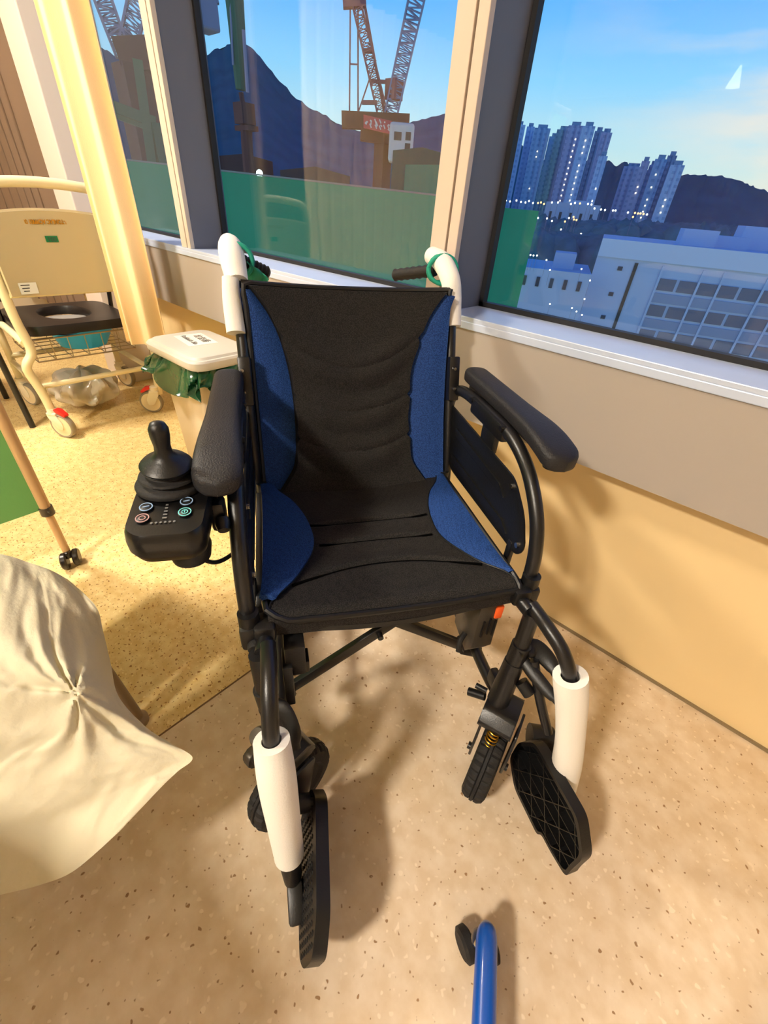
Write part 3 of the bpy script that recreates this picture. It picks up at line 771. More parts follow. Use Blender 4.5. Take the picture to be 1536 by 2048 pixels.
# right: swung outwards
Rp = [(0.238, 0.040, 0.478), (0.243, 0.085, 0.474), (0.255, 0.125, 0.455), (0.268, 0.150, 0.415), (0.285, 0.168, 0.34), (0.306, 0.188, 0.24), (0.326, 0.205, 0.13), (0.332, 0.212, 0.07)]
rl = legrest(Rp, [(0.267, 0.150, 0.420), (0.285, 0.168, 0.345), (0.308, 0.190, 0.23), (0.328, 0.208, 0.10)], 1)
bm = nb(); tube(bm, [(0.258, 0.075, 0.360), (0.270, 0.115, 0.290), (0.290, 0.150, 0.22)], 0.0095, 14); W('swing_strut', bm, M_BLK, rl)
bm = nb(); cyl(bm, (0.300, 0.112, 0.120), (0.345, 0.130, 0.120), 0.030, 28); cyl(bm, (0.345, 0.130, 0.120), (0.352, 0.133, 0.120), 0.022, 20); W('plate_hinge', bm, M_BLKP, rl)
footplate((0.284, 0.118, 0.012), (0.06, 1.0, 0.0), (0.05, -0.003, 0.99), (-0.99, 0.06, 0.05), 1, rl, 0.172, 0.212)
def lever(pts, w_, t_, lg):
    bm = nb(); C = catmull(pts, 6); rings = []
    for i, p in enumerate(C):
        d = (C[min(i + 1, len(C) - 1)] - C[max(i - 1, 0)]).normalized(); sd = Vector((-0.5, 0.4, 0.77)).cross(d).normalized(); up = d.cross(sd)
        f_ = i / (len(C) - 1); ww = w_ * (0.55 + 0.45 * math.sin(PI * min(1, f_ + 0.12)) ** 0.5)
        rings.append([bm.verts.new(p + sd * ww * math.cos(2 * PI * j / 16) + up * t_ * math.sin(2 * PI * j / 16)) for j in range(16)])
    for A, B in zip(rings, rings[1:]):
        for j in range(16): bm.faces.new((A[j], A[(j + 1) % 16], B[(j + 1) % 16], B[j]))
    bm.faces.new(rings[0][::-1]); bm.faces.new(rings[-1]); return W('release_lever', bm, M_BLKP, lg, smooth=60)
lever([(0.246, 0.060, 0.372), (0.266, 0.058, 0.372), (0.284, 0.080, 0.362), (0.292, 0.112, 0.350)], 0.018, 0.006, rl)
lever([(0.243, 0.066, 0.352), (0.252, 0.092, 0.345), (0.266, 0.125, 0.335), (0.277, 0.148, 0.328)], 0.013, 0.006, rl)
bm = nb(); cyl(bm, (0.226, 0.066, 0.375), (0.242, 0.060, 0.380), 0.0085, 14); W('latch_pin', bm, M_BLKP, rl)
bm = nb(); cyl(bm, (0.240, 0.085, 0.310), (0.252, 0.105, 0.295), 0.013, 16); W('latch_button', bm, M_BLKP, rl)
lever([(-0.232, 0.070, 0.36), (-0.210, 0.080, 0.355), (-0.196, 0.105, 0.33), (-0.194, 0.125, 0.31)], 0.015, 0.006, ll)
bm = nb(); lathe(bm, [(0, 0), (0.014, 0.002), (0.016, 0.010), (0.012, 0.018), (0, 0.020)], (-0.246, 0.108, 0.335), (-0.4, 0.2, 0.9), 20); W('latch_pin', bm, M_GREYM, ll)

# --- joystick controller on the left armrest ---------------------------------------
bm = nb()
def ring_sect(z, k, dy=0.0):
    poly = rounded([(-0.375 * 1, -0.150), (-0.288, -0.150), (-0.279, -0.075), (-0.284, 0.0), (-0.300, 0.014), (-0.366, 0.012), (-0.384, -0.004), (-0.382, -0.08)], 0.022, 6)
    c = Vector((-0.333, -0.062))
    return [Vector((c.x + (p[0] - c.x) * k, c.y + (p[1] - c.y) * k + dy, z + 0.10 * (-(p[1] + 0.06)) * 1.0)) for p in poly]
secs = [ring_sect(0.640, 0.72), ring_sect(0.648, 0.90), ring_sect(0.662, 0.99), ring_sect(0.676, 1.0), ring_sect(0.688, 0.975), ring_sect(0.694, 0.93)]
VV = [[bm.verts.new(p) for p in s_] for s_ in secs]
for A, B in zip(VV, VV[1:]):
    for j in range(len(A)): bm.faces.new((A[j], A[(j + 1) % len(A)], B[(j + 1) % len(A)], B[j]))
bm.faces.new(VV[0][::-1]); bm.faces.new(VV[-1])
ctl = W('joystick_controller', bm, mat('controller_black_gloss', (14, 14, 15), 0.28, bump=0.06, bscale=400), smooth=40)
bm = nb(); lathe(bm, [(0, 0), (0.026, 0), (0.030, 0.02), (0.026, 0.04), (0, 0.04)], (-0.315, -0.03, 0.615), (0, 0, 1), 28); W('plug_housing', bm, M_BLKP, ctl)
# rubber bellows
JB = Vector((-0.336, -0.098, 0.700)); JA = Vector((0.02, -0.02, 1)).normalized()
bm = nb(); prof = [(0.046, -0.004), (0.0465, 0.000), (0.044, 0.004), (0.036, 0.006), (0.034, 0.008), (0.040, 0.012), (0.0385, 0.015), (0.030, 0.017), (0.029, 0.019), (0.034, 0.023), (0.032, 0.026), (0.026, 0.028), (0.020, 0.033), (0, 0.034)]
lathe(bm, prof, JB, JA, 40); W('bellows', bm, M_RUB, ctl, smooth=50)
bm = nb(); prof = [(0, 0.027), (0.033, 0.029), (0.0345, 0.032), (0.030, 0.037), (0.018, 0.043), (0.0115, 0.050), (0.0105, 0.062), (0.0125, 0.078), (0.0125, 0.088), (0.0095, 0.095), (0.004, 0.098), (0, 0.0985)]
lathe(bm, prof, JB, (0.05, 0.10, 1), 36); W('joystick', bm, M_BLKP, ctl, smooth=60)
# face buttons with coloured rings
TILT = Vector((0, 0.0995, 0.995))
def ctop(x, y): return Vector((x, y, 0.6945 - 0.10 * (y + 0.06)))
M_RING_B = mat('pale_blue_ring_print', (150, 182, 222), 0.5); M_RING_T = mat('teal_ring_print', (120, 214, 214), 0.5); M_RING_R = mat('dusky_red_ring_print', (190, 150, 150), 0.5)
for x, y, mr, kd in ((-0.360, -0.046, M_RING_B, 'horn'), (-0.310, -0.052, M_RING_B, 'bar'), (-0.361, -0.024, M_RING_R, 'ring'), (-0.310, -0.030, M_RING_T, 'power')):
    c = ctop(x, y); bm = nb(); lathe(bm, [(0.0, 0), (0.0085, 0), (0.0088, 0.0015), (0.0075, 0.002), (0, 0.002)], c, TILT, 28); bt = W('push_button', bm, M_BLKP, ctl)
    bm = nb(); lathe(bm, [(0.0072, 0.0018), (0.0072, 0.0026), (0.0084, 0.0026), (0.0084, 0.0018), (0.0072, 0.0018)], c, TILT, 28)
    if kd == 'bar' or kd == 'horn': bar(bm, c + Vector((-0.004, 0.001, 0.0024)), c + Vector((0.004, -0.001, 0.0026)), 0.0016, 0.001)
    else: lathe(bm, [(0.0032, 0.0018), (0.0032, 0.0027), (0.0042, 0.0027), (0.0042, 0.0018), (0.0032, 0.0018)], c, TILT, 20)
    if kd == 'power': bar(bm, c + Vector((0, -0.003, 0.0025)), c + Vector((0, 0.002, 0.0025)), 0.0012, 0.001)
    tag(W('button_ring', bm, mr, bt), label={'power': 'teal ring with power mark', 'ring': 'reddish ring'}.get(kd, 'pale blue ring with a bar'))
bm = nb()
for i in range(6): c = ctop(-0.349 + 0.0055 * i, -0.0125 - 0.002); cyl(bm, c, c + TILT * 0.0008, 0.0016, 10)
for i in range(5): c = ctop(-0.3345, -0.023 - 0.0065 * i); bar(bm, c + Vector((-0.0028 + 0.0003 * i, 0, 0.0004)), c + Vector((0.0028 - 0.0003 * i, 0, 0.0004)), 0.0026, 0.0008)
W('indicator_marks', bm, mat('grey_print', (120, 120, 118), 0.5), ctl)
bm = nb(); tube(bm, [(-0.290, -0.10, 0.672), (-0.268, -0.115, 0.672), (-0.252, -0.125, 0.672)], 0.011, 14); box(bm, (-0.276, -0.075, 0.655), (0.022, 0.03, 0.05), None, 0.006)
lathe(bm, [(0, 0), (0.010, 0.001), (0.011, 0.01), (0.008, 0.02), (0, 0.021)], (-0.270, -0.06, 0.655), (0.1, 0.8, -0.4), 16); prism(bm, rounded([(-0.30, 0.0), (-0.262, 0.0), (-0.262, 0.045), (-0.285, 0.05)], 0.008), (0, -0.165, 0.665), (1, 0, 0), (0, 0, 1), (0, 1, 0), 0.025, 0.003)
W('controller_mount', bm, M_BLKP, ctl)
bm = nb(); tube(bm, [(-0.315, -0.03, 0.62), (-0.29, -0.05, 0.58), (-0.262, -0.10, 0.56), (-0.256, -0.2, 0.52), (-0.25, -0.33, 0.46)], 0.0035, 8); W('controller_cable', bm, M_RUB, ctl)
bm = nb(); tube(bm, [(-0.245, -0.06, 0.60), (-0.240, -0.07, 0.52), (-0.244, -0.05, 0.46), (-0.235, -0.10, 0.40)], 0.004, 8); W('loom_cable', bm, M_RUB)
# ------------------------------------------------------------------ rubbish bin
BIN = empty('rubbish_bin', (-1.735, 0.835, 0.0), 0.03, 'grey lidded rubbish bin with green liner bag standing behind the wheelchair', 'bin')
M_BIN = mat('bin_beige_plastic', (206, 192, 168), 0.45, bump=0.1, bscale=200); M_LID = mat('bin_lid_grey_plastic', (206, 202, 194), 0.4)
def rrect(hx, hy, r, seg=6): return rounded([(-hx, -hy), (hx, -hy), (hx, hy), (-hx, hy)], r, seg)
def loft(bm, secs, cap=True):
    V = [[bm.verts.new(p) for p in s] for s in secs]
    for A, B in zip(V, V[1:]):
        for j in range(len(A)): bm.faces.new((A[j], A[(j + 1) % len(A)], B[(j + 1) % len(A)], B[j]))
    if cap: bm.faces.new(V[0][::-1]); bm.faces.new(V[-1])
bm = nb(); loft(bm, [[(p[0] * k, p[1] * k2, z) for p in rrect(0.155, 0.115, 0.03)] for z, k, k2 in ((0.0, 0.80, 0.8), (0.01, 0.84, 0.84), (0.25, 0.92, 0.92), (0.47, 1.0, 1.0), (0.48, 1.06, 1.06), (0.50, 1.06, 1.06))]); obj('bin_body', bm, M_BIN, BIN)
bm = nb(); loft(bm, [[(p[0] * k, p[1] * k2, z) for p in rrect(0.200, 0.145, 0.06, 8)] for z, k, k2 in ((0.492, 0.98, 0.97), (0.500, 1.0, 1.0), (0.520, 1.0, 1.0), (0.527, 0.975, 0.965), (0.528, 0.93, 0.90), (0.536, 0.90, 0.86), (0.538, 0.86, 0.81))])
lid = obj('bin_lid', bm, M_LID, BIN)
bm = nb()
def liner(u, v):
    a = 2 * PI * u; ca, sa = math.cos(a), math.sin(a)
    rx = 0.180 + 0.060 * v + 0.012 * math.sin(13 * a + 5 * v) + 0.020 * math.sin(7 * a + 2) * v + 0.016 * v * math.sin(23 * a + 9 * v) + (0.05 * v if ca < -0.3 else 0)
    ry = 0.125 + 0.050 * v + 0.010 * math.sin(11 * a + 3 * v) + 0.013 * math.sin(5 * a) * v + 0.012 * v * math.sin(19 * a + 2)
    x = math.copysign(abs(ca) ** 0.6, ca) * rx; y = math.copysign(abs(sa) ** 0.6, sa) * ry
    z = 0.497 - 0.075 * v - 0.045 * v * (0.5 + 0.5 * math.sin(4 * a + 1)) + 0.012 * math.sin(17 * a) * v + 0.016 * math.sin(PI * v * 2 + 9 * a) * v
    return Vector((x, y, z))
grid(bm, liner, 200, 12, 0.002); M_LINER = mat('dark_green_plastic_film', (22, 74, 42), 0.20, bump=1.0, bscale=30, var=0.5, vscale=14, spec=0.7); tag(obj('bin_liner', bm, M_LINER, BIN, smooth=30), label='crumpled dark green plastic liner')
bm = nb(); box(bm, (-0.045, 0.0, 0.5385), (0.165, 0.115, 0.001)); rotl = None
lb = obj('lid_label', bm, mat('white_label_card', (240, 238, 230), 0.6), lid, smooth=0); lb.rotation_euler = (0, 0, -0.12)
tag(lb, label='white paper label with dark lettering')
def text(name, s, size, mtx, m, parent, ext=0.0004, sx=1.0, bold=0.0):
    cu = bpy.data.curves.new(name, 'FONT'); cu.body = s; cu.size = size; cu.extrude = ext; cu.align_x = 'CENTER'; cu.align_y = 'CENTER'; cu.offset = bold
    tmp = bpy.data.objects.new(name + '_t', cu); COL.objects.link(tmp)
    dg = bpy.context.evaluated_depsgraph_get(); me = bpy.data.meshes.new_from_object(tmp.evaluated_get(dg))
    bpy.data.objects.remove(tmp)
    me.transform(Matrix.Diagonal((sx, 1, 1, 1))); me.transform(mtx); me.materials.clear(); me.materials.append(m)
    o = bpy.data.objects.new(name, me); COL.objects.link(o); o.parent = parent; return o
M_INK = mat('dark_grey_ink', (70, 66, 64), 0.6)
text('chinese_lettering', '垃圾桶', 0.038, Matrix.Translation((-0.045, 0.024, 0.5394)), M_INK, lb)
text('english_lettering', 'Rubbish Bin', 0.030, Matrix.Translation((-0.045, -0.024, 0.5394)), M_INK, lb)

# ------------------------------------------------------------------ commode chair
CM = empty('shower_commode_chair', (-2.68, 0.62, 0.0), 0.0, 'cream tubular shower commode chair on castors, seen from behind at left', 'commode chair')
def Cm(name, bm, m, parent=None, smooth=35):
    for v in bm.verts: v.co -= Vector((-2.68, 0.62, 0))
    return obj(name, bm, m, parent or CM, False, smooth)
M_CREAM = mat('cream_enamel_tube', (236, 220, 178), 0.35, bump=0.05, bscale=200); M_CRP = mat('cream_plastic_back', (198, 180, 140), 0.45, var=0.04)
M_SEATB = mat('black_vinyl_seat', (30, 24, 22), 0.4)
ya, yb, xb = 0.385, 0.885, -2.43
bm = nb()
tube(bm, [(xb, ya, 0.10), (xb, ya - 0.010, 0.22), (xb, ya - 0.028, 0.315), (xb + 0.005, ya - 0.024, 0.355), (xb, ya + 0.012, 0.41), (xb, ya, 0.55), (xb, ya, 0.75), (xb, ya, 0.92), (xb - 0.004, ya + 0.025, 0.985), (xb - 0.01, ya + 0.09, 1.003), (xb - 0.02, (ya + yb) / 2, 1.012),
          (xb - 0.01, yb - 0.09, 1.003), (xb - 0.004, yb - 0.025, 0.985), (xb, yb, 0.92), (xb, yb, 0.75), (xb, yb, 0.55), (xb, yb - 0.012, 0.41), (xb + 0.005, yb + 0.024, 0.355), (xb, yb + 0.028, 0.315), (xb, yb + 0.010, 0.22), (xb, yb, 0.10)], 0.0185, 16, 4)
for y_ in (ya, yb):
    tube(bm, [(xb, y_, 0.44), (-2.75, y_, 0.445), (-2.92, y_, 0.43), (-2.95, y_, 0.36), (-2.95, y_, 0.10)], 0.016, 12, 4)
    tube(bm, [(xb, y_, 0.23), (-2.95, y_, 0.23)], 0.013, 10, 1)
tube(bm, [(-2.95, ya, 0.26), (-2.95, yb, 0.26)], 0.014, 10); tube(bm, [(-2.46, ya, 0.24), (-2.46, yb, 0.24)], 0.012, 10)
Cm('tube_frame', bm, M_CREAM)
bm = nb()
def bpan(u, v):
    y = ya + 0.012 + (yb - ya - 0.024) * v
    z0 = 0.628 + 0.010 * (1 - (2 * v - 1) ** 2) * -1; z1 = 0.900 + 0.020 * (1 - (2 * v - 1) ** 2)
    return Vector((xb + 0.022 - 0.045 * (1 - (2 * v - 1) ** 2), y, z0 + (z1 - z0) * u))
grid(bm, bpan, 10, 24, 0.012); bp_ = Cm('back_panel', bm, M_CRP, smooth=40)
for k_ in (0, 1):
    bm = nb(); tube(bm, [bpan(k_, i / 16) + Vector((-0.004, 0, 0)) for i in range(17)], 0.008, 8, 1); Cm('panel_edging', bm, M_CREAM, bp_)
def onpanel(u, v, off=0.0145):
    p = bpan(u, v); a = bpan(u + .01, v) - p; b = bpan(u, v + .01) - p; a.normalize(); b.normalize(); n = b.cross(a)
    if n.x < 0: n = -n
    return p + n * off - Vector((-2.68, 0.62, 0)), a, b, n
def panel_mtx(u, v, off=0.0160, flip=True):
    p, a, b, n = onpanel(u, v, off); ux = b if flip else b; r = b; up = n.cross(r)
    if flip: r, up = -r, -up
    m_ = Matrix((r, up, n)).transposed().to_4x4(); m_.translation = p; return m_
text('yellow_asset_number', 'I7-TONLAC AC99901 001', 0.021, panel_mtx(0.88, 0.45), mat('yellow_print', (186, 128, 0), 0.6), bp_, sx=0.72, bold=0.0009)
p, a, b, n = onpanel(0.68, 0.46, 0.0145); bm = nb(); box(bm, p, (0.045, 0.022, 0.001), Matrix((b, n.cross(b), n)).transposed())
gt = obj('green_tag', bm, mat('green_tag_vinyl', (10, 120, 66), 0.5), bp_, smooth=0)
text('tag_number', '001', 0.022, panel_mtx(0.68, 0.46, 0.0152), M_INK, gt)
p, a, b, n = onpanel(0.10, 0.145, 0.0145); bm = nb(); box(bm, p, (0.068, 0.042, 0.001), Matrix((b, n.cross(b), n)).transposed()); st = obj('paper_sticker', bm, MATS['white_label_card'], bp_, smooth=0)
bm = nb()
for i in range(3):
    p2 = p + n * 0.001 + n.cross(b) * (0.012 - 0.011 * i); box(bm, p2 - b * 0.010, (0.034 - 0.006 * i, 0.0035, 0.0008), Matrix((b, n.cross(b), n)).transposed())
obj('sticker_lines', bm, M_INK, st, smooth=0)
# seat with the horseshoe opening
bm = nb()
outer = []
for i in range(72):
    a = 2 * PI * i / 72; ca, sa = math.cos(a), math.sin(a); outer.append((-2.692 + 0.238 * math.copysign(abs(ca) ** 0.32, ca), 0.635 + 0.235 * math.copysign(abs(sa) ** 0.32, sa)))
n_ = len(outer); cx, cy = -2.71, 0.635
inn = []
for (x, y) in outer:
    a = math.atan2((y - cy), (x - cx)); inn.append((cx + 0.150 * math.cos(a), cy + 0.105 * math.sin(a)))
V = []
for o_, i_ in zip(outer, inn):
    mid = ((o_[0] + i_[0]) / 2, (o_[1] + i_[1]) / 2)
    V.append([bm.verts.new((o_[0], o_[1], 0.452)), bm.verts.new((o_[0], o_[1], 0.478)), bm.verts.new((o_[0] * .93 + mid[0] * .07, o_[1] * .93 + mid[1] * .07, 0.492)), bm.verts.new((mid[0], mid[1], 0.496)), bm.verts.new((i_[0] * .9 + mid[0] * .1, i_[1] * .9 + mid[1] * .1, 0.492)), bm.verts.new((i_[0], i_[1], 0.478)), bm.verts.new((i_[0], i_[1], 0.452))])
for j in range(n_):
    A, B = V[j], V[(j + 1) % n_]
    for k_ in range(7): bm.faces.new((A[k_], A[(k_ + 1) % 7], B[(k_ + 1) % 7], B[k_]))
Cm('padded_seat', bm, M_SEATB, smooth=50)
bm = nb(); lathe(bm, [(0.115, 0.0), (0.118, -0.01), (0.11, -0.05), (0.0, -0.052)], (-2.71, 0.635, 0.455), (0, 0, 1), 32); Cm('commode_ring', bm, mat('grey_plastic_pan', (150, 146, 142), 0.4))
for y_ in (ya + 0.005, yb - 0.005):
    bm = nb(); box(bm, (-2.66, y_, 0.60), (0.24, 0.045, 0.03), None, 0.012); tube(bm, [(-2.45, y_, 0.60), (-2.75, y_, 0.585)], 0.011, 10); tube(bm, [(-2.75, y_, 0.59), (-2.80, y_, 0.45)], 0.011, 10); Cm('arm_rest', bm, M_SEATB)
M_CASTW = mat('cream_caster_plastic', (232, 214, 176), 0.4); M_TYREG = mat('grey_caster_tyre', (150, 138, 118), 0.55); M_RED = mat('red_brake_plastic', (226, 40, 30), 0.4)
M_WHITEP = mat('white_caster_fork', (240, 228, 200), 0.35)
def castor(x, y, ang, pedal=True, R_=0.060):
    d = Vector((math.cos(ang), math.sin(ang), 0)); a = Vector((-d.y, d.x, 0)); c = Vector((x, y, R_)) + d * 0.030
    bm = nb(); lathe(bm, [(R_ * .8, -0.012), (R_ * .93, -0.014), (R_, -0.008), (R_, 0.008), (R_ * .93, 0.014), (R_ * .8, 0.012)], c, a, 40); wh = Cm('castor', bm, M_TYREG)
    bm = nb(); lathe(bm, [(0, -0.015), (0.012, -0.016), (0.020, -0.012), (R_ * .82, -0.013), (R_ * .82, 0.013), (0.020, 0.012), (0.012, 0.016), (0, 0.015)], c, a, 36); Cm('wheel_disc', bm, M_CASTW, wh)
    bm = nb()
    for q in (-1, 1):
        prism(bm, rounded([(-0.018, -0.012), (0.012, -0.016), (0.016, 0.016), (-0.008, 0.066), (-0.050, 0.066), (-0.052, 0.045)], 0.008), c + a * (0.017 * q - 0.002), d, (0, 0, 1), a, 0.004, 0.001)
    box(bm, c - d * 0.028 + Vector((0, 0, 0.060)), (0.050, 0.042, 0.014), Matrix((d, a, Vector((0, 0, 1)))).transposed(), 0.005); cyl(bm, c - d * 0.030 + Vector((0, 0, 0.060)), c - d * 0.030 + Vector((0, 0, 0.085)), 0.022, 20)
    Cm('castor_fork', bm, M_WHITEP, wh)
    if pedal:
        bm = nb(); prism(bm, rounded([(-0.022, 0.0), (0.026, -0.024), (0.030, -0.014), (0.004, 0.010), (-0.022, 0.012)], 0.004), c + Vector((0, 0, 0.074)) - a * 0.013 + d * 0.012, d, (0, 0, 1), a, 0.026, 0.002)
        tag(Cm('brake_pedal', bm, M_RED, wh), label='red brake pedal')
castor(-2.43, ya, 0.55); castor(-2.43, yb - 0.02, -2.3); castor(-2.95, yb, 0.4, False); castor(-2.95, ya, 0.4, False)
bm = nb()    # wire basket
x0, x1, y0, y1, z0, z1 = -2.90, -2.50, 0.42, 0.85, 0.335, 0.43
for z_ in (z0, z1): tube(bm, [(x0, y0, z_), (x1, y0, z_), (x1, y1, z_), (x0, y1, z_)], 0.0035, 8, smooth=False, closed=True)
for i in range(7):
    y_ = y0 + (y1 - y0) * i / 6; tube(bm, [(x1, y_, z1), (x1, y_, z0), (x0, y_, z0), (x0, y_, z1)], 0.0022, 6, smooth=False)
for i in range(1, 6):
    x_ = x0 + (x1 - x0) * i / 6; tube(bm, [(x_, y0, z1), (x_, y0, z0), (x_, y1, z0), (x_, y1, z1)], 0.0022, 6, smooth=False)
for y_ in (y0, y1): tube(bm, [(x1, y_, z1), (x1 - 0.01, y_, 0.452)], 0.003, 6)
Cm('wire_basket', bm, mat('dull_wire', (176, 158, 132), 0.35, 0.7))
bm = nb()
def basin(u, v):
    a = 2 * PI * u; r = 0.115 + 0.045 * v; wv = 0.014 * math.sin(3 * a + 1) * v
    return Vector((-2.66 + r * 0.95 * math.cos(a), 0.665 + r * 0.9 * math.sin(a), 0.350 + 0.085 * v + wv))
grid(bm, basin, 48, 8, 0.004); lathe(bm, [(0.0, 0.0), (0.112, 0.0)], (-2.66, 0.665, 0.346), (0, 0, 1), 48) if False else None
c0 = bm.verts.new((-2.66, 0.665, 0.343)); bm.verts.ensure_lookup_table()
ringv = [bm.verts.new(basin(j / 48, 0) - Vector((0, 0, 0.001))) for j in range(48)]
for j in range(48): bm.faces.new((c0, ringv[j], ringv[(j + 1) % 48]))
M_BASIN = mat('sky_blue_plastic', (40, 176, 255), 0.4)
tag(obj('basin', bm, M_BASIN, smooth=50), 'light blue plastic wash basin in the wire basket under the commode seat', 'basin')
M_BAG = mat('clear_plastic_bag', (196, 186, 170), 0.18, bump=1.0, bscale=25, spec=0.8)
bm = nb()
def bagf(u, v):
    a = 2 * PI * u; t = PI * v; r = math.sin(t) ** 0.7
    k_ = 1 + 0.10 * math.sin(5 * a + 3 * t) + 0.08 * math.sin(9 * a - 4 * t)
    return Vector((-2.72 + 0.15 * r * k_ * math.cos(a), 0.62 + 0.15 * r * k_ * math.sin(a), 0.115 - 0.088 * math.cos(t) * (1 + 0.05 * math.sin(6 * a)) + 0.03 * math.sin(7 * a) * r * v))
grid(bm, bagf, 60, 30, 0.0); bmesh.ops.remove_doubles(bm, verts=bm.verts[:], dist=0.0005)
tag(obj('plastic_bag', bm, M_BAG, smooth=30), 'crumpled clear plastic bag lying under the commode chair', 'bag')

# dark navy chair beside the commode
NC = empty('padded_chair', (-2.86, 0.10, 0.0), 0.0, 'dark navy padded chair with black legs left of the commode chair', 'chair')
M_NAVY = mat('navy_vinyl', (20, 24, 52), 0.4, bump=0.2, bscale=100)
bm = nb(); box(bm, (0, 0, 0.455), (0.50, 0.46, 0.075), None, 0.028, 4); obj('seat', bm, M_NAVY, NC, smooth=60)
bm = nb(); box(bm, (-0.235, 0, 0.70), (0.06, 0.44, 0.34), Matrix.Rotation(-0.12, 3, 'Y'), 0.028, 4); obj('backrest', bm, M_NAVY, NC, smooth=60)
for x in (-0.22, 0.22):
    for y in (-0.20, 0.20):
        bm = nb(); tube(bm, [(x, y, 0.43), (x * 1.05, y * 1.03, 0.2), (x * 1.1, y * 1.05, 0.0)], 0.0135, 12); obj('leg', bm, M_BLK, NC)

# ------------------------------------------------------------------ curtains and column
def curtain(name, label, x0, y0, x1, y1, z0, z1, folds, amp, m, group=None, seed=0):
    bm = nb(); d = Vector((x1 - x0, y1 - y0, 0)); nrm = Vector((-d.y, d.x, 0)).normalized()
    def f(u, v):
        ph = 2 * PI * folds * u + 0.5 * math.sin(3 * u + seed) + 0.25 * math.sin(4 * v + 5 * u)
        am = amp * (0.8 + 0.35 * math.sin(5 * u + seed * 2 + 1.2 * v))
        return Vector((x0, y0, z0 + (z1 - z0) * v)) + d * (u + 0.012 * math.sin(2 * ph)) + nrm * (am * math.sin(ph)) + d * 0.02 * math.sin(3 * v + seed) * (1 - v)
    grid(bm, f, int(folds * 22), 24, 0.0025); return tag(obj(name, bm, m, smooth=80), label, 'curtain', group)
M_CUR = mat('yellow_curtain_cloth', (252, 222, 178), 0.75, bump=0.2, bscale=300, spec=0.2); M_CUR2 = mat('taupe_curtain_cloth', (124, 102, 84), 0.8, spec=0.15)
curtain('bed_curtain', 'gathered pale yellow bed curtain hanging in front of the left window', -2.355, 0.755, -2.165, 0.865, 0.41, 2.30, 2.5, 0.028, M_CUR, seed=1)
curtain('bed_curtain', 'dim taupe curtain hanging in folds behind the commode chair', -4.55, 0.86, -3.28, 0.90, 0.30, 2.30, 8, 0.05, M_CUR2, seed=4)
curtain('bed_curtain', 'cream curtain across the bay, seen mirrored in the centre window', -3.72, -0.62, -3.60, -2.60, 0.30, 2.30, 15, 0.05, M_CUR, seed=2)
bm = nb(); box(bm, (-3.08, 0.985, ZC / 2), (0.26, 0.19, ZC), None, 0.006); tag(obj('wall_column', bm, mat('pale_column_paint', (218, 204, 194), 0.6), smooth=0), kind='structure')
bm = nb(); tube(bm, [(-4.5, 0.83, 2.32), (-1.2, 0.83, 2.32)], 0.012, 10); tag(obj('curtain_rail', bm, M_STEEL), 'slim steel curtain rail above the windows', 'rail')

# ------------------------------------------------------------------ folding screen with green cloth
FS = empty('folding_screen', (-1.43, 0.115, 0.0), 0.0, 'green cloth ward screen with beige tube frame on black castors at the left edge', 'screen')
M_GRN = mat('green_screen_cloth', (140, 200, 130), 0.75, bump=0.15, bscale=300); M_TUBE = mat('beige_tube', (206, 168, 120), 0.35)
bm = nb(); tube(bm, [(0, 0, 0.055), (0, 0, 0.22)], 0.011, 14); tube(bm, [(0, 0, 0.21), (0, 0.0, 1.50)], 0.0145, 14); tube(bm, [(0, 0, 1.5), (0, -0.75, 1.5)], 0.0145, 14); tube(bm, [(0, -0.75, 0.055), (0, -0.75, 1.5)], 0.0145, 14); obj('screen_frame', bm, M_TUBE, FS)
gnt = M_GRN.node_tree; gtr = N(gnt, 'ShaderNodeBsdfTranslucent'); gtr.inputs[0].default_value = lin((140, 200, 120)); gmx = N(gnt, 'ShaderNodeMixShader'); gmx.inputs[0].default_value = 0.35
gnt.links.new(gnt.nodes['Principled BSDF'].outputs[0], gmx.inputs[1]); gnt.links.new(gtr.outputs[0], gmx.inputs[2]); gnt.links.new(gmx.outputs[0], gnt.nodes['Material Output'].inputs[0])
bm = nb(); grid(bm, lambda u, v: Vector((0.003 * math.sin(9 * v), -0.014 - 0.722 * v, 0.225 + 1.25 * u - 0.0 * v)), 20, 20, 0.003); obj('green_panel', bm, M_GRN, FS)
bm = nb(); cyl(bm, (0, 0, 0.205), (0, 0, 0.232), 0.0185, 18); cyl(bm, (0.012, 0, 0.222), (0.030, 0.004, 0.224), 0.004, 8); obj('collar', bm, M_GREYM, FS)
for y in (0.0, -0.75):
    bm = nb()
    for q in (-0.017, 0.017):
        lathe(bm, [(0, -0.009), (0.024, -0.009), (0.028, -0.005), (0.028, 0.005), (0.024, 0.009), (0, 0.009)], (0.012, y + q, 0.028), (0.35, 1, 0), 26)
    box(bm, (0.004, y, 0.046), (0.030, 0.020, 0.026), None, 0.005); obj('castor', bm, mat('black_nylon_castor', (30, 24, 20), 0.3), FS)

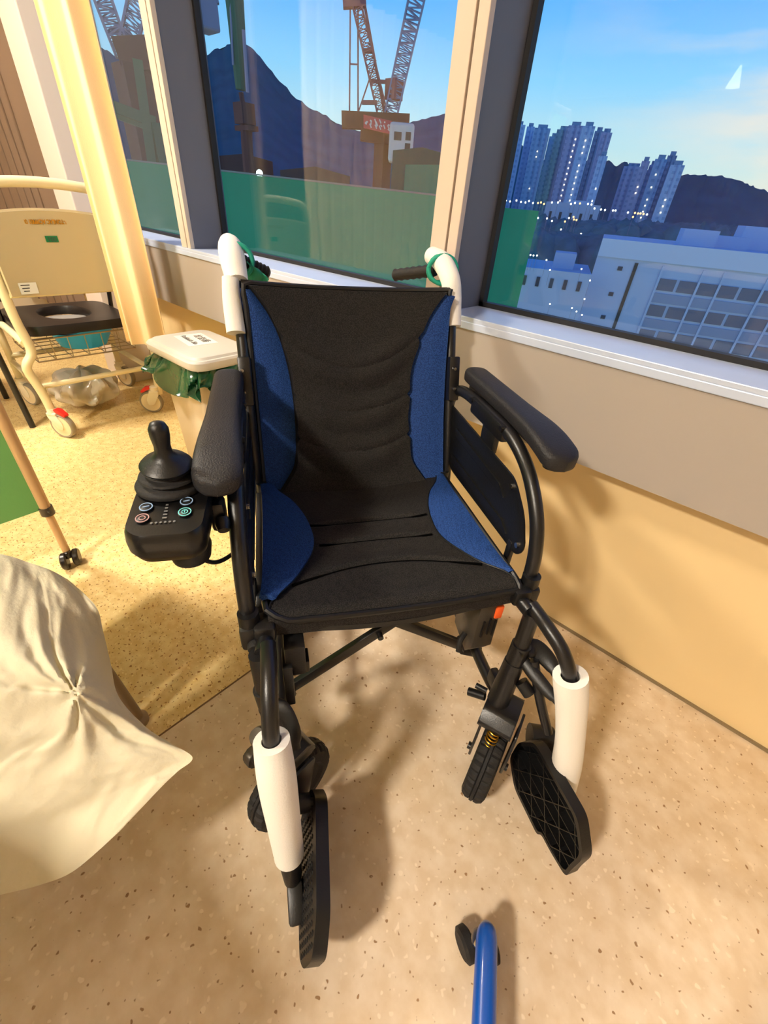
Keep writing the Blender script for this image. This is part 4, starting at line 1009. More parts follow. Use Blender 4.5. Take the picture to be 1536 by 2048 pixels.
# ------------------------------------------------------------------ gown draped over a stool, lower left
def wp(px, py, z):
    d = CAMROT.transposed() @ Vector(((px - 768) / F_PX, (py - 1024) / F_PX, 1.0)); return CAM + d * ((z - CAM.z) / d.z)
ROWS = [
 [(-250, 1080, .55), (-100, 1095, .55), (0, 1108, .55), (50, 1122, .54), (100, 1140, .53), (130, 1155, .52)],
 [(-250, 1180, .55), (-100, 1180, .55), (0, 1170, .555), (70, 1178, .545), (130, 1188, .53), (190, 1210, .50)],
 [(-250, 1280, .53), (-100, 1280, .54), (0, 1270, .54), (80, 1275, .53), (150, 1280, .50), (206, 1262, .45)],
 [(-250, 1370, .49), (-100, 1360, .51), (0, 1345, .52), (100, 1340, .515), (180, 1345, .47), (222, 1330, .39)],
 [(-250, 1440, .43), (-100, 1430, .46), (0, 1400, .49), (120, 1385, .485), (200, 1390, .45), (237, 1392, .40)],
 [(-250, 1530, .35), (-100, 1510, .40), (0, 1480, .43), (130, 1455, .43), (225, 1440, .41), (290, 1452, .37)],
 [(-250, 1590, .31), (-100, 1560, .355), (0, 1530, .385), (130, 1502, .395), (243, 1480, .38), (340, 1486, .35)],
 [(-250, 1650, .27), (-100, 1610, .31), (0, 1580, .34), (130, 1550, .36), (262, 1520, .35), (385, 1515, .33)],
 [(-250, 1700, .235), (-100, 1660, .27), (0, 1635, .295), (125, 1600, .315), (245, 1562, .32), (354, 1544, .32)],
 [(-250, 1750, .20), (-100, 1710, .23), (0, 1690, .25), (120, 1650, .27), (225, 1605, .29), (320, 1577, .31)],
 [(-250, 1840, .15), (-100, 1815, .17), (0, 1790, .19), (80, 1770, .20), (150, 1740, .22), (240, 1662, .26)]]
CP = [[wp(*c) for c in r] for r in ROWS]
def crm(p0, p1, p2, p3, t): return 0.5 * ((2 * p1) + (-p0 + p2) * t + (2 * p0 - 5 * p1 + 4 * p2 - p3) * t * t + (-p0 + 3 * p1 - 3 * p2 + p3) * t ** 3)
def row_at(i, v):
    r = CP[i]; n = len(r) - 1; t = v * n; k_ = min(int(t), n - 1); f = t - k_
    g = lambda j: r[max(0, min(n, j))]
    return crm(g(k_ - 1), g(k_), g(k_ + 1), g(k_ + 2), f)
from mathutils import noise as mnoise
def gown(u, v):
    n = len(CP) - 1; t = u * n; k_ = min(int(t), n - 1); f = t - k_
    g = lambda j: row_at(max(0, min(n, j)), v)
    p = crm(g(k_ - 1), g(k_), g(k_ + 1), g(k_ + 2), f)
    # creases radiating from the pinched point on the seat edge
    cu, cv = 0.41, 0.66
    du, dv = (u - cu), (v - cv); r = math.hypot(du * 1.3, dv); a = math.atan2(dv, du)
    edge = min(1, min(u, 1 - u, 1 - v) * 12 + 0.15)
    w_ = 0.010 * math.exp(-r * 2.6) * (abs(math.sin(a * 3.3 + 0.5)) - 0.5) + 0.0045 * math.exp(-((r - .22) / .2) ** 2) * math.sin(a * 11 + 6 * r)
    w_ += 0.014 * mnoise.noise(Vector((u * 5, v * 5, 1.3))) + 0.0022 * mnoise.noise(Vector((u * 26, v * 22, 7.7))) + 0.0012 * (1 - abs(mnoise.noise(Vector((u * 14, v * 13, 3.1)))) * 4)
    w_ += 0.006 * math.exp(-((dv * 0.75 + du - 0.02) / 0.016) ** 2) * (1 if v > cv - 0.4 else 0.3) * math.exp(-r * 1.5)
    return p + Vector((0.45, 0.1, 0.9)) * w_ * edge
bm = nb(); grid(bm, gown, 110, 90, 0.0012)
mg = mat('pale_yellow_nonwoven_cloth', (240, 234, 208), 0.75, bump=0.5, bscale=160, spec=0.25)
nt = mg.node_tree; b_ = nt.nodes['Principled BSDF']; b_.inputs['Subsurface Weight'].default_value = 0.0
tr = N(nt, 'ShaderNodeBsdfTranslucent'); tr.inputs[0].default_value = lin((240, 226, 170)); mxs = N(nt, 'ShaderNodeMixShader'); mxs.inputs[0].default_value = 0.22
nt.links.new(b_.outputs[0], mxs.inputs[1]); nt.links.new(tr.outputs[0], mxs.inputs[2]); nt.links.new(mxs.outputs[0], nt.nodes['Material Output'].inputs[0])
tag(obj('isolation_gown', bm, mg, smooth=70), 'pale yellow paper-like isolation gown draped over a stool in the lower left corner', 'gown')
ST = empty('visitor_stool', (-0.87, -0.13, 0.0), 0.15, 'low stool hidden under the yellow gown with one rounded foot showing', 'stool')
M_STL = mat('taupe_plastic', (150, 128, 100), 0.5)
bm = nb(); box(bm, (0, 0, 0.36), (0.26, 0.26, 0.03), None, 0.012); obj('seat', bm, M_STL, ST)
for x, y in ((-.13, -.13), (.13, -.13), (-.13, .13), (.13, .13)):
    bm = nb(); tube(bm, [(x, y, 0.35), (x * 1.15, y * 1.15, 0.02)], 0.016, 12); lathe(bm, [(0, 0), (0.024, 0.0), (0.024, 0.012), (0.012, 0.026), (0, 0.03)], (x * 1.15, y * 1.15, 0), (0, 0, 1), 18); obj('leg', bm, M_STL, ST)

# ------------------------------------------------------------------ unseen cabinet added behind the viewer to shade the lower-left floor
BC = empty('shade_cabinet', (-0.50, -0.82, 0.0), 0.0, 'added cream cabinet, out of view behind the gown-covered stool, shading the lower-left floor', 'cabinet')
M_BC = mat('cream_laminate', (222, 206, 176), 0.5)
bm = nb(); box(bm, (0, 0, 0.42), (0.62, 0.40, 0.80), None, 0.006); cb_ = obj('shade_cabinet_body', bm, M_BC, BC)
bm = nb(); box(bm, (0, 0, 0.835), (0.66, 0.43, 0.03), None, 0.006); obj('shade_cabinet_top', bm, M_STL, BC)
for z_, h_ in ((0.68, 0.20), (0.33, 0.44)):
    bm = nb(); box(bm, (0, 0.205, z_), (0.58, 0.016, h_), None, 0.004); dr_ = obj('drawer' if h_ < 0.3 else 'door', bm, M_BC, BC)
    bm = nb(); tube(bm, [(-0.06, 0.213, z_), (-0.05, 0.235, z_), (0.05, 0.235, z_), (0.06, 0.213, z_)], 0.005, 8); obj('handle', bm, M_STEEL, dr_)

# ------------------------------------------------------------------ blue stand leg, bottom edge
BL = empty('wheeled_stand_base', (0.066, 0.270, 0.0), 0.0, 'bright blue tubular leg of a wheeled stand on the floor at the bottom edge', 'stand')
M_BLU = mat('bright_blue_enamel', (16, 80, 176), 0.28, coat=0.3)
def bl(P): return Vector(P) - Vector((0.066, 0.270, 0))
bm = nb(); tube(bm, [bl((0.058, 0.292, 0.062)), bl((0.061, 0.286, 0.074)), bl((0.068, 0.272, 0.078)), bl((0.110, 0.197, 0.078)), bl((0.18, 0.07, 0.078)), bl((0.26, -0.08, 0.078))], [0.008, 0.014, 0.0175, 0.0180, 0.0180, 0.0180], 20); obj('base_leg', bm, M_BLU, BL)
bm = nb(); lathe(bm, [(0, -0.009), (0.020, -0.010), (0.026, -0.006), (0.026, 0.006), (0.020, 0.010), (0, 0.009)], bl((0.046, 0.260, 0.028)), (0.5, 1, 0), 28); lathe(bm, [(0, -0.009), (0.020, -0.010), (0.026, -0.006), (0.026, 0.006), (0.020, 0.010), (0, 0.009)], bl((0.076, 0.285, 0.028)), (0.5, 1, 0), 28)
cw = obj('castor', bm, M_RUB, BL)
bm = nb(); cyl(bm, bl((0.062, 0.272, 0.03)), bl((0.064, 0.272, 0.070)), 0.006, 12); box(bm, bl((0.062, 0.272, 0.045)), (0.020, 0.026, 0.030), None, 0.005); cyl(bm, bl((0.060, 0.274, 0.052)), bl((0.060, 0.274, 0.058)), 0.016, 20); obj('castor_stem', bm, M_STEEL, cw)
HX = Vector((0.27, -0.10, 0.085))
bm = nb(); cyl(bm, bl(HX + Vector((0, 0, -0.035))), bl(HX + Vector((0, 0, 0.05))), 0.045, 28); obj('hub', bm, M_BLU, BL)
bm = nb(); cyl(bm, bl(HX), bl((0.27, -0.10, 0.95)), 0.014, 18); obj('pole', bm, M_STEEL, BL)
for dx, dy in ((0.30, -0.02), (0.02, -0.34), (-0.20, -0.30), (0.28, 0.22)):
    bm = nb(); e_ = HX + Vector((dx, dy, -0.007)); tube(bm, [bl(HX), bl(HX.lerp(e_, 0.5)), bl(e_)], 0.018, 16); lg_ = obj('base_leg', bm, M_BLU, BL)
    bm = nb(); lathe(bm, [(0, -0.012), (0.022, -0.012), (0.028, -0.006), (0.028, 0.006), (0.022, 0.012), (0, 0.012)], bl((e_.x, e_.y, 0.028)), (0.5, 1, 0), 24); cyl(bm, bl((e_.x, e_.y, 0.03)), bl((e_.x, e_.y, 0.07)), 0.007, 10); obj('castor', bm, M_RUB, lg_)

for k_, (x, y, s_, lab) in enumerate(((-2.5, -0.35, 0.42, 'square ceiling light over the window bay'), (-0.40, -2.0, 0.42, 'square ceiling light over the aisle behind the viewer'), (1.4, -4.2, 0.56, 'larger square ceiling light near the back right of the room'))):
    CL = empty('ceiling_light', (x, y, ZC), 0.0, lab, 'ceiling light')
    bm = nb()
    for q in (-1, 1): box(bm, (q * s_ / 2, 0, -0.012), (0.02, s_ + 0.02, 0.024)); box(bm, (0, q * s_ / 2, -0.012), (s_ - 0.02, 0.02, 0.024))
    obj('frame', bm, M_SILL, CL, smooth=0)
    bm = nb(); box(bm, (0, 0, -0.006), (s_ - 0.02, s_ - 0.02, 0.010)); obj('diffuser', bm, mat('lit_diffuser', (255, 244, 220), 0.5, emit=(255, 236, 200), estr=2.0), CL, smooth=0)
# lamp whose cone shows mirrored in the right window
CLM = empty('ceiling_spotlight', (-1.88, -5.76, 2.62), 0.0, 'small white cone ceiling lamp, seen mirrored in the right window pane', 'lamp')
bm = nb(); lathe(bm, [(0.01, 0), (0.03, -0.05), (0.075, -0.19), (0.0, -0.195)], (0, 0, 0), (0, 0, 1), 24); obj('lamp_shade', bm, mat('lit_lamp_white', (250, 246, 230), 0.5, emit=(255, 246, 226), estr=4.0), CLM)
# ------------------------------------------------------------------ outside the windows
def at(px, py, dist):
    """point seen at that pixel, dist metres away over the ground"""
    d = CAMROT.transposed() @ Vector(((px - 768) / F_PX, (py - 1024) / F_PX, 1.0)); return CAM + d * (dist / math.hypot(d.x, d.y))
GZ = -32.0
M_GROUND = mat('dusk_ground', (60, 76, 78), 0.9, var=0.3, vscale=0.02)
bm = nb(); box(bm, (0, 1520, GZ - 0.5), (5000, 2960, 1.0)); tag(obj('street_ground', bm, M_GROUND, smooth=0), kind='structure')
M_HILL = mat('forested_hill', (58, 106, 122), 0.95, bump=1.0, bscale=0.2, var=0.35, vscale=0.03, spec=0.05)
def hill(ridge, dist, base, mm, seed, rough):
    bm = nb(); NS = 160; NV = 14
    xs = [r[0] for r in ridge]
    def rp(u):
        x = xs[0] + (xs[-1] - xs[0]) * u; y = lerp_table(ridge, x); return at(x, y, dist)
    def f(u, v):
        p = rp(u); g = Vector((p.x, p.y, 0)).normalized(); t = v
        q = Vector((p.x, p.y, 0)) * (1 + (base / dist - 1) * t); z = p.z + (GZ - p.z) * (t ** 0.85)
        nz_ = rough * mnoise.noise(Vector((u * 60, v * 9, seed))) + rough * .6 * mnoise.noise(Vector((u * 150, v * 20, seed + 5)))
        return Vector((q.x, q.y, z + nz_ * (1 - 0.5 * t)))
    grid(bm, f, NS, NV, 0.0)
    grid(bm, lambda u, v: (lambda p: Vector((p.x * (1 + 0.3 * v), p.y * (1 + 0.3 * v), p.z + (GZ - p.z) * v - 0.5)))(rp(u)), NS, 3, 0.0)
    return tag(obj('hill', bm, mm, smooth=60), kind='structure')
hill([(100, 40), (160, 62), (178, 76), (200, 92), (240, 120), (300, 138), (360, 128), (400, 117), (430, 101), (455, 90), (480, 82), (500, 92), (525, 120), (560, 163), (590, 195), (620, 216), (650, 231), (675, 247), (720, 262), (790, 262), (820, 245), (850, 238), (885, 228), (930, 232), (1000, 262), (1060, 300)], 800, 300, M_HILL, 1, 3.0)
hill([(960, 330), (1100, 318), (1180, 322), (1215, 322), (1232, 332), (1250, 324), (1275, 336), (1320, 345), (1366, 351), (1400, 349), (1430, 352), (1470, 358), (1500, 370), (1536, 384), (1640, 430), (1800, 470)], 700, 420, M_HILL, 3, 3.0)

# green construction hoarding
M_NET = mat('green_construction_netting', (26, 142, 106), 0.8, bump=0.3, bscale=3, var=0.15, vscale=0.6)
HB = empty('construction_hoarding', (at(700, 380, 14).x, at(700, 380, 14).y, GZ), 0, 'tall green netted construction hoarding outside the left and centre windows', 'hoarding')
def hoard(pa, pb, ztop, thick, name='netting_wall'):
    a, b = Vector((pa.x, pa.y, 0)), Vector((pb.x, pb.y, 0)); d = (b - a).normalized(); n = Vector((-d.y, d.x, 0))
    if n.dot(a) < 0: n = -n
    bm = nb(); prism(bm, [(0, GZ), (0, pa.z), ((b - a).length, pb.z), ((b - a).length, GZ)], a, d, (0, 0, 1), n, thick)
    for v in bm.verts: v.co -= HB.location
    return obj(name, bm, M_NET, HB, smooth=0)
pa, pb = at(225, 318, 16.0), at(905, 396, 12.5)
w1 = hoard(pa, pb, 0, 5.0)
bm = nb()
bar(bm, pa - HB.location + Vector((0, 0, 0.02)), pb - HB.location + Vector((0, 0, 0.02)), 0.035, 0.035); obj('guard_rail', bm, mat('scaffold_grey', (120, 130, 128), 0.6), w1, smooth=0)
hoard(at(935, 330, 24.0), at(1010, 338, 26.0), 0, 4.0); hoard(at(990, 414, 22.0), at(1078, 422, 24.0), 0, 4.0)

# cranes ---------------------------------------------------------------
M_CR = mat('crane_red_steel', (156, 96, 98), 0.6); M_CRG = mat('crane_grey_steel', (140, 140, 168), 0.5); M_CGRN = mat('crane_green_steel', (60, 98, 74), 0.55)
M_BAN = mat('red_banner', (214, 84, 84), 0.6); M_CAB = mat('white_cab_paint', (214, 206, 200), 0.5); M_BRN = mat('brown_steel', (92, 52, 48), 0.7)
def lattice(bm, a, b, w0, w1, nseg, t=0.10):
    a, b = Vector(a), Vector(b); ax, u, v = frame_of(b - a); L = (b - a).length
    C = []
    for i in range(nseg + 1):
        f = i / nseg; w_ = w0 + (w1 - w0) * f; p = a.lerp(b, f); C.append([p + u * w_ * su / 2 + v * w_ * sv / 2 for su, sv in ((-1, -1), (1, -1), (1, 1), (-1, 1))])
    for k_ in range(4): bar(bm, C[0][k_], C[-1][k_], t, t)
    for i in range(nseg):
        for k_ in range(4):
            k2 = (k_ + 1) % 4
            bar(bm, C[i][k_], C[i + 1][k2] if i % 2 else C[i + 1][k_], t * .55, t * .55) if False else bar(bm, C[i][k_ if i % 2 else k2], C[i + 1][k2 if i % 2 else k_], t * .55, t * .55)
            bar(bm, C[i][k_], C[i][k2], t * .5, t * .5)
def cpart(root, name, bm, m, parent=None):
    for v in bm.verts: v.co -= root.location
    return obj(name, bm, m, parent or root, smooth=0)
D = 55.0
b0 = at(768, 330, D); CR = empty('tower_crane', (b0.x, b0.y, GZ), 0, 'red and grey luffing tower crane with white cab beyond the centre window', 'crane')
bm = nb(); tp = at(768, 262, D); box(bm, (tp.x, tp.y, (tp.z + GZ) / 2), (1.25, 1.25, tp.z - GZ)); cpart(CR, 'tower', bm, M_BRN)
bm = nb(); p = at(735, 243, D); q = at(818, 250, D); dv = (q - p).normalized()
bar(bm, at(684, 240, D), at(818, 246, D), 1.2, 1.2); bar(bm, at(722, 262, D), at(796, 274, D), 1.5, 1.4); cpart(CR, 'slewing_deck', bm, M_BRN)
bm = nb(); A, B_, C_, D_ = at(727, 229, D - 1.6), at(784, 242, D - 1.6), at(780, 268, D - 1.6), at(727, 256, D - 1.6)
f1 = [bm.verts.new(p_) for p_ in (A, B_, C_, D_)]; back_ = Vector((A.x, A.y, 0)).normalized() * 0.15; f2 = [bm.verts.new(p_ + back_) for p_ in (A, B_, C_, D_)]
bm.faces.new(f1); bm.faces.new(f2[::-1])
for i in range(4): bm.faces.new((f1[i], f1[(i + 1) % 4], f2[(i + 1) % 4], f2[i]))
bn = cpart(CR, 'red_banner', bm, M_BAN)
bm = nb()     # pale character strokes on the banner
U_ = (B_ - A); V_ = (D_ - A); rr_ = random.Random(3)
for cx_ in (0.10, 0.24, 0.44, 0.60, 0.76, 0.90):
    for k_ in range(5):
        o_ = A + U_ * (cx_ + rr_.uniform(-.03, .03)) + V_ * rr_.uniform(0.2, 0.8) - back_ * 0.25
        e_ = U_ * rr_.choice((0.05, 0.0, 0.06)) + V_ * rr_.choice((0.0, 0.28, 0.1))
        if e_.length > 0.1: bar(bm, o_ - e_ / 2, o_ + e_ / 2, 0.10, 0.10)
cpart(CR, 'banner_strokes', bm, mat('banner_white', (240, 214, 208), 0.6), bn)
bm = nb(); c0 = at(802, 288, D - 1.0); dd = Vector((c0.x, c0.y, 0)).normalized(); rt = Vector((dd.y, -dd.x, 0)); rot = Matrix((rt, dd, Vector((0, 0, 1)))).transposed()
box(bm, c0, (2.3, 2.2, 2.9), rot, 0.25); cb = cpart(CR, 'cab', bm, M_CAB)
bm = nb()
bm.free()
for sx, sz in ((-0.35, 0.45), (0.62, 0.5), (0.62, -0.3)):
    bm = nb(); box(bm, c0 - dd * 1.11 + rt * sx + Vector((0, 0, sz)), (0.7 if sx < 0 else 0.5, 0.05, 0.6), rot); cpart(CR, 'cab_window', bm, mat('dark_cab_glass', (40, 40, 50), 0.2), cb)
bm = nb(); lattice(bm, at(781, 234, D), at(846, -60, D), 1.15, 1.35, 26, 0.13); cpart(CR, 'luffing_jib', bm, M_CRG)
bm = nb(); lattice(bm, at(765, 228, D), at(702, -40, D), 0.9, 0.7, 20, 0.11); bar(bm, at(769, 228, D), at(722, -30, D), 0.22, 0.22); bar(bm, at(699, 226, D), at(701, -30, D), 0.13, 0.13); bar(bm, at(716, 226, D), at(716, -10, D + 1), 0.12, 0.12)
bar(bm, at(716, 226, D), at(752, 120, D), 0.12, 0.12); bar(bm, at(739, 162, D), at(790, 165, D), 0.25, 0.25); bar(bm, at(726, 102, D), at(745, 102, D), 0.35, 0.3); bar(bm, at(724, 205, D), at(754, 205, D), 0.35, 0.3); bar(bm, at(686, 8, D), at(732, 6, D), 0.8, 0.5); bar(bm, at(699, 128, D), at(716, 129, D), 0.1, 0.1)
cpart(CR, 'a_frame', bm, M_CR)
bm = nb(); box(bm, at(788, 180, D), (1.2, 1.2, 1.4)); cpart(CR, 'hook_block', bm, M_CR)
# green derrick close to the hoarding
D2 = 30.0; b0 = at(480, 300, D2)
C2 = empty('piling_rig', (b0.x, b0.y, GZ), 0, 'green piling rig mast standing before the pointed hill at the left', 'piling rig')
bm = nb()
tube(bm, [at(463, -60, D2), at(469, 0, D2), at(478, 110, D2), at(482, 180, D2)], [0.42, 0.42, 0.36, 0.26], 10, 3); cpart(C2, 'mast', bm, M_CGRN)
bm = nb(); tube(bm, [at(459, -30, D2 - .3), at(466, 130, D2 - .3)], 0.05, 6); tube(bm, [at(487, 60, D2 - .3), at(495, 185, D2 - .3)], 0.09, 6); cpart(C2, 'hoist_rope', bm, M_CRG)
bm = nb(); tube(bm, [at(482, 185, D2), at(487, 215, D2)], 0.12, 8); box(bm, at(489, 228, D2), (0.75, 0.75, 0.8)); box(bm, at(493, 257, D2), (1.2, 0.6, 0.2)); g_ = at(497, 330, D2); tube(bm, [at(492, 240, D2), at(494, 290, D2), g_, Vector((g_.x, g_.y, GZ))], 0.30, 10, 1, smooth=False); cpart(C2, 'drill_stem', bm, M_BRN)
D3 = 34.0; b0 = at(270, 130, D3)
C3 = empty('mobile_crane', (b0.x, b0.y, GZ), 0, 'grey crane with a V of lattice booms beyond the far left window', 'crane')
bm = nb(); lattice(bm, at(247, 112, D3), at(184, -60, D3), 0.7, 0.8, 12, 0.1); cpart(C3, 'boom', bm, M_CRG)
bm = nb(); lattice(bm, at(251, 112, D3), at(290, -60, D3), 0.7, 0.8, 12, 0.1); bar(bm, at(222, 60, D3), at(262, 70, D3), 0.25, 0.25); cpart(C3, 'boom', bm, M_CRG)
bm = nb(); bar(bm, at(236, 114, D3), at(300, 110, D3), 1.4, 1.2); g_ = at(262, 130, D3); box(bm, (g_.x, g_.y, (g_.z + GZ) / 2), (1.4, 1.4, g_.z - GZ)); cpart(C3, 'machine_deck', bm, M_BRN)
bm = nb(); bar(bm, at(206, 205, 22), at(312, 245, 22), 0.25, 0.3); bar(bm, at(212, 225, 22), at(285, 252, 22), 0.14, 0.14); bar(bm, at(275, 120, 22), at(305, 335, 22), 0.3, 0.3); g_ = at(308, 245, 22); bar(bm, g_, Vector((g_.x, g_.y, GZ)), 0.3, 0.3)
sb = empty('scaffold_beam', (g_.x, g_.y, GZ), 0, 'green scaffold beam and post crossing the far left window', 'scaffold'); cpart(sb, 'beam', bm, M_CGRN)
bm = nb(); g_ = at(405, 22, 26); box(bm, g_, (0.9, 0.9, 1.1), None, 0.08); bar(bm, at(396, 48, 26), at(420, 46, 26), 0.5, 0.2); bar(bm, at(372, 4, 26), at(436, -2, 26), 0.3, 0.25); gg = at(390, 60, 26); bar(bm, at(392, 10, 26), Vector((gg.x, gg.y, GZ)), 0.22, 0.22)
sg = empty('site_floodlight', (gg.x, gg.y, GZ), 0, 'grey box fitting on a post at the top left of the centre window', 'floodlight'); cpart(sg, 'housing', bm, M_CRG)
# site lamp on the hoarding
g_ = at(519, 347, 19.5); bm = nb(); bmesh.ops.create_uvsphere(bm, u_segments=12, v_segments=8, radius=0.11); 
for v in bm.verts: v.co += g_
sl = tag(obj('site_lamp', bm, mat('lit_site_lamp', (220, 255, 255), 0.5, emit=(210, 250, 255), estr=9)), 'small glowing white work lamp on top of the green hoarding', 'lamp')
bm = nb(); cyl(bm, g_ - Vector((0, 0, 1.0)), g_ - Vector((0, 0, 0.08)), 0.03, 8); obj('lamp_post', bm, M_CRG, sl)
# low site buildings behind the hoarding
for i, (xa, xb2, yt, dd_, c, lab) in enumerate(((432, 545, 312, 36, (74, 50, 52), 'dark red site hut roof behind the hoarding, left of centre'), (560, 700, 340, 26, (60, 62, 66), 'grey site hut roof behind the hoarding'), (786, 900, 300, 34, (44, 90, 78), 'dull green site building right of the tower crane'))):
    a, b = at(xa, yt, dd_), at(xb2, yt + 10, dd_); a.z = b.z = min(a.z, b.z); bm = nb()
    d = Vector((b.x - a.x, b.y - a.y, 0)); n = Vector((-d.y, d.x, 0)).normalized(); n = n if n.dot(a) > 0 else -n
    prism(bm, [(0, GZ), (0, a.z), (d.length / 2, a.z + 0.25), (d.length, a.z), (d.length, GZ)], (a.x, a.y, 0), d.normalized(), (0, 0, 1), n, 4.0)
    tag(obj('site_building', bm, mat('site_building_%d' % i, c, 0.8), smooth=0), lab, 'building')

# residential towers ------------------------------------------------------
def tower_mat(name, rgb, rgb2):
    m = bpy.data.materials.new(name); m.use_nodes = True; nt = m.node_tree; b = nt.nodes['Principled BSDF']; b.inputs['Roughness'].default_value = 0.8
    t = N(nt, 'ShaderNodeTexCoord'); s = N(nt, 'ShaderNodeSeparateXYZ'); nt.links.new(t.outputs['Object'], s.inputs[0])
    def wave(sock, per, th):
        a = N(nt, 'ShaderNodeMath', operation='DIVIDE'); a.inputs[1].default_value = per; nt.links.new(sock, a.inputs[0])
        f = N(nt, 'ShaderNodeMath', operation='FRACT'); nt.links.new(a.outputs[0], f.inputs[0])
        g = N(nt, 'ShaderNodeMath', operation='GREATER_THAN'); g.inputs[1].default_value = th; nt.links.new(f.outputs[0], g.inputs[0]); return g.outputs[0]
    mm_ = N(nt, 'ShaderNodeMath', operation='MULTIPLY'); nt.links.new(wave(s.outputs['X'], 3.4, 0.5), mm_.inputs[0]); nt.links.new(wave(s.outputs['Z'], 3.0, 0.55), mm_.inputs[1])
    mx = N(nt, 'ShaderNodeMixRGB'); mx.inputs[1].default_value = lin(rgb); mx.inputs[2].default_value = lin(rgb2); nt.links.new(mm_.outputs[0], mx.inputs[0]); nt.links.new(mx.outputs[0], b.inputs['Base Color']); return m
TM = [tower_mat('tower_blue_grey', (158, 190, 224), (134, 168, 208)), tower_mat('tower_pale_blue', (194, 216, 244), (164, 190, 226)), tower_mat('tower_mauve', (188, 192, 222), (160, 168, 204)), tower_mat('tower_slate', (134, 164, 196), (110, 140, 174))]
M_WIN = mat('lit_window', (255, 240, 210), 0.5, emit=(255, 236, 205), estr=2.2)
tw = [(1006, 1024, 252, 400, 0, 'pale blue tower block at the window edge'), (1026, 1050, 249, 415, 1, 'tower block with bulging roof, leftmost of the city group'), (1055, 1069, 253, 430, 1, 'narrow tower block between two wider ones'),
      (1071, 1100, 256, 410, 0, 'blue tower block left of the gap in the skyline'), (1100, 1122, 273, 440, 0, 'lower tower block filling the skyline gap'), (1116, 1142, 259, 420, 3, 'dark slate tower block right of the gap'),
      (1139, 1166, 251, 396, 2, 'tallest tower block with a reddish crown and a string of lit windows'), (1167, 1190, 252, 370, 1, 'tall pale tower block beside the tallest one'), (1191, 1207, 262, 400, 3, 'slate tower block near the right of the big group'),
      (1204, 1224, 265, 380, 2, 'mauve tower block ending the big group'), (1199, 1215, 312, 345, 1, 'lower pale slab in front of the group end'),
      (1250, 1285, 333, 430, 2, 'mauve slab block, left end of the smaller tower group'), (1285, 1300, 322, 365, 2, 'thin mauve tower of the smaller group'), (1300, 1313, 330, 370, 0, 'low dark blue tower of the smaller group'),
      (1312, 1334, 318, 360, 0, 'stepped blue tower of the smaller group'), (1337, 1354, 311, 372, 3, 'tower with the highest roof in the smaller group'), (1343, 1369, 330, 345, 1, 'pale blue tower block, right end of the smaller group')]
for i, (xa, xb2, yt, dist, k_, lab) in enumerate(tw):
    c = at((xa + xb2) / 2, yt, dist); wd = (at(xb2, yt, dist) - at(xa, yt, dist)).length * 1.12
    r = Vector((c.x, c.y, 0)).normalized(); ang = math.atan2(-r.x, r.y)
    T = empty('residential_tower', (c.x, c.y, GZ), ang, lab, 'building', None)
    h = c.z - GZ; s_ = wd / 2; g = s_ * 0.22
    poly = [(-s_, 0), (-s_ * .55, 0), (-s_ * .55, -g), (-s_ * .15, -g), (-s_ * .15, 0), (s_ * .15, 0), (s_ * .15, -g), (s_ * .55, -g), (s_ * .55, 0), (s_, 0), (s_, wd * 0.8), (-s_, wd * 0.8)]
    bm = nb(); prism(bm, poly, (0, 0, 0), (1, 0, 0), (0, 1, 0), (0, 0, 1), h); obj('tower_block', bm, TM[k_], T, smooth=0)
    bm = nb(); box(bm, (0, wd * 0.35, h + 1.0), (wd * 0.6, wd * 0.4, 2.0)); obj('roof_house', bm, TM[3], T, smooth=0)
    rg = random.Random(i)
    if i in (1, 3, 6, 7, 10, 12, 14, 16):
        bm = nb(); x = rg.choice((-0.05, 0.0, 0.35)) * s_ * 2 * 0.5; cnt = 0; z = 20.0
        while z < h - 4:
            if rg.random() < (0.85 if i in (6, 7, 14) else 0.35): box(bm, (x, -g - 0.15, z), (0.75, 0.3, 0.75))
            z += 3.0
        if len(bm.verts): tag(obj('lit_windows', bm, M_WIN, T, smooth=0), kind='stuff')
        else: bm.free()
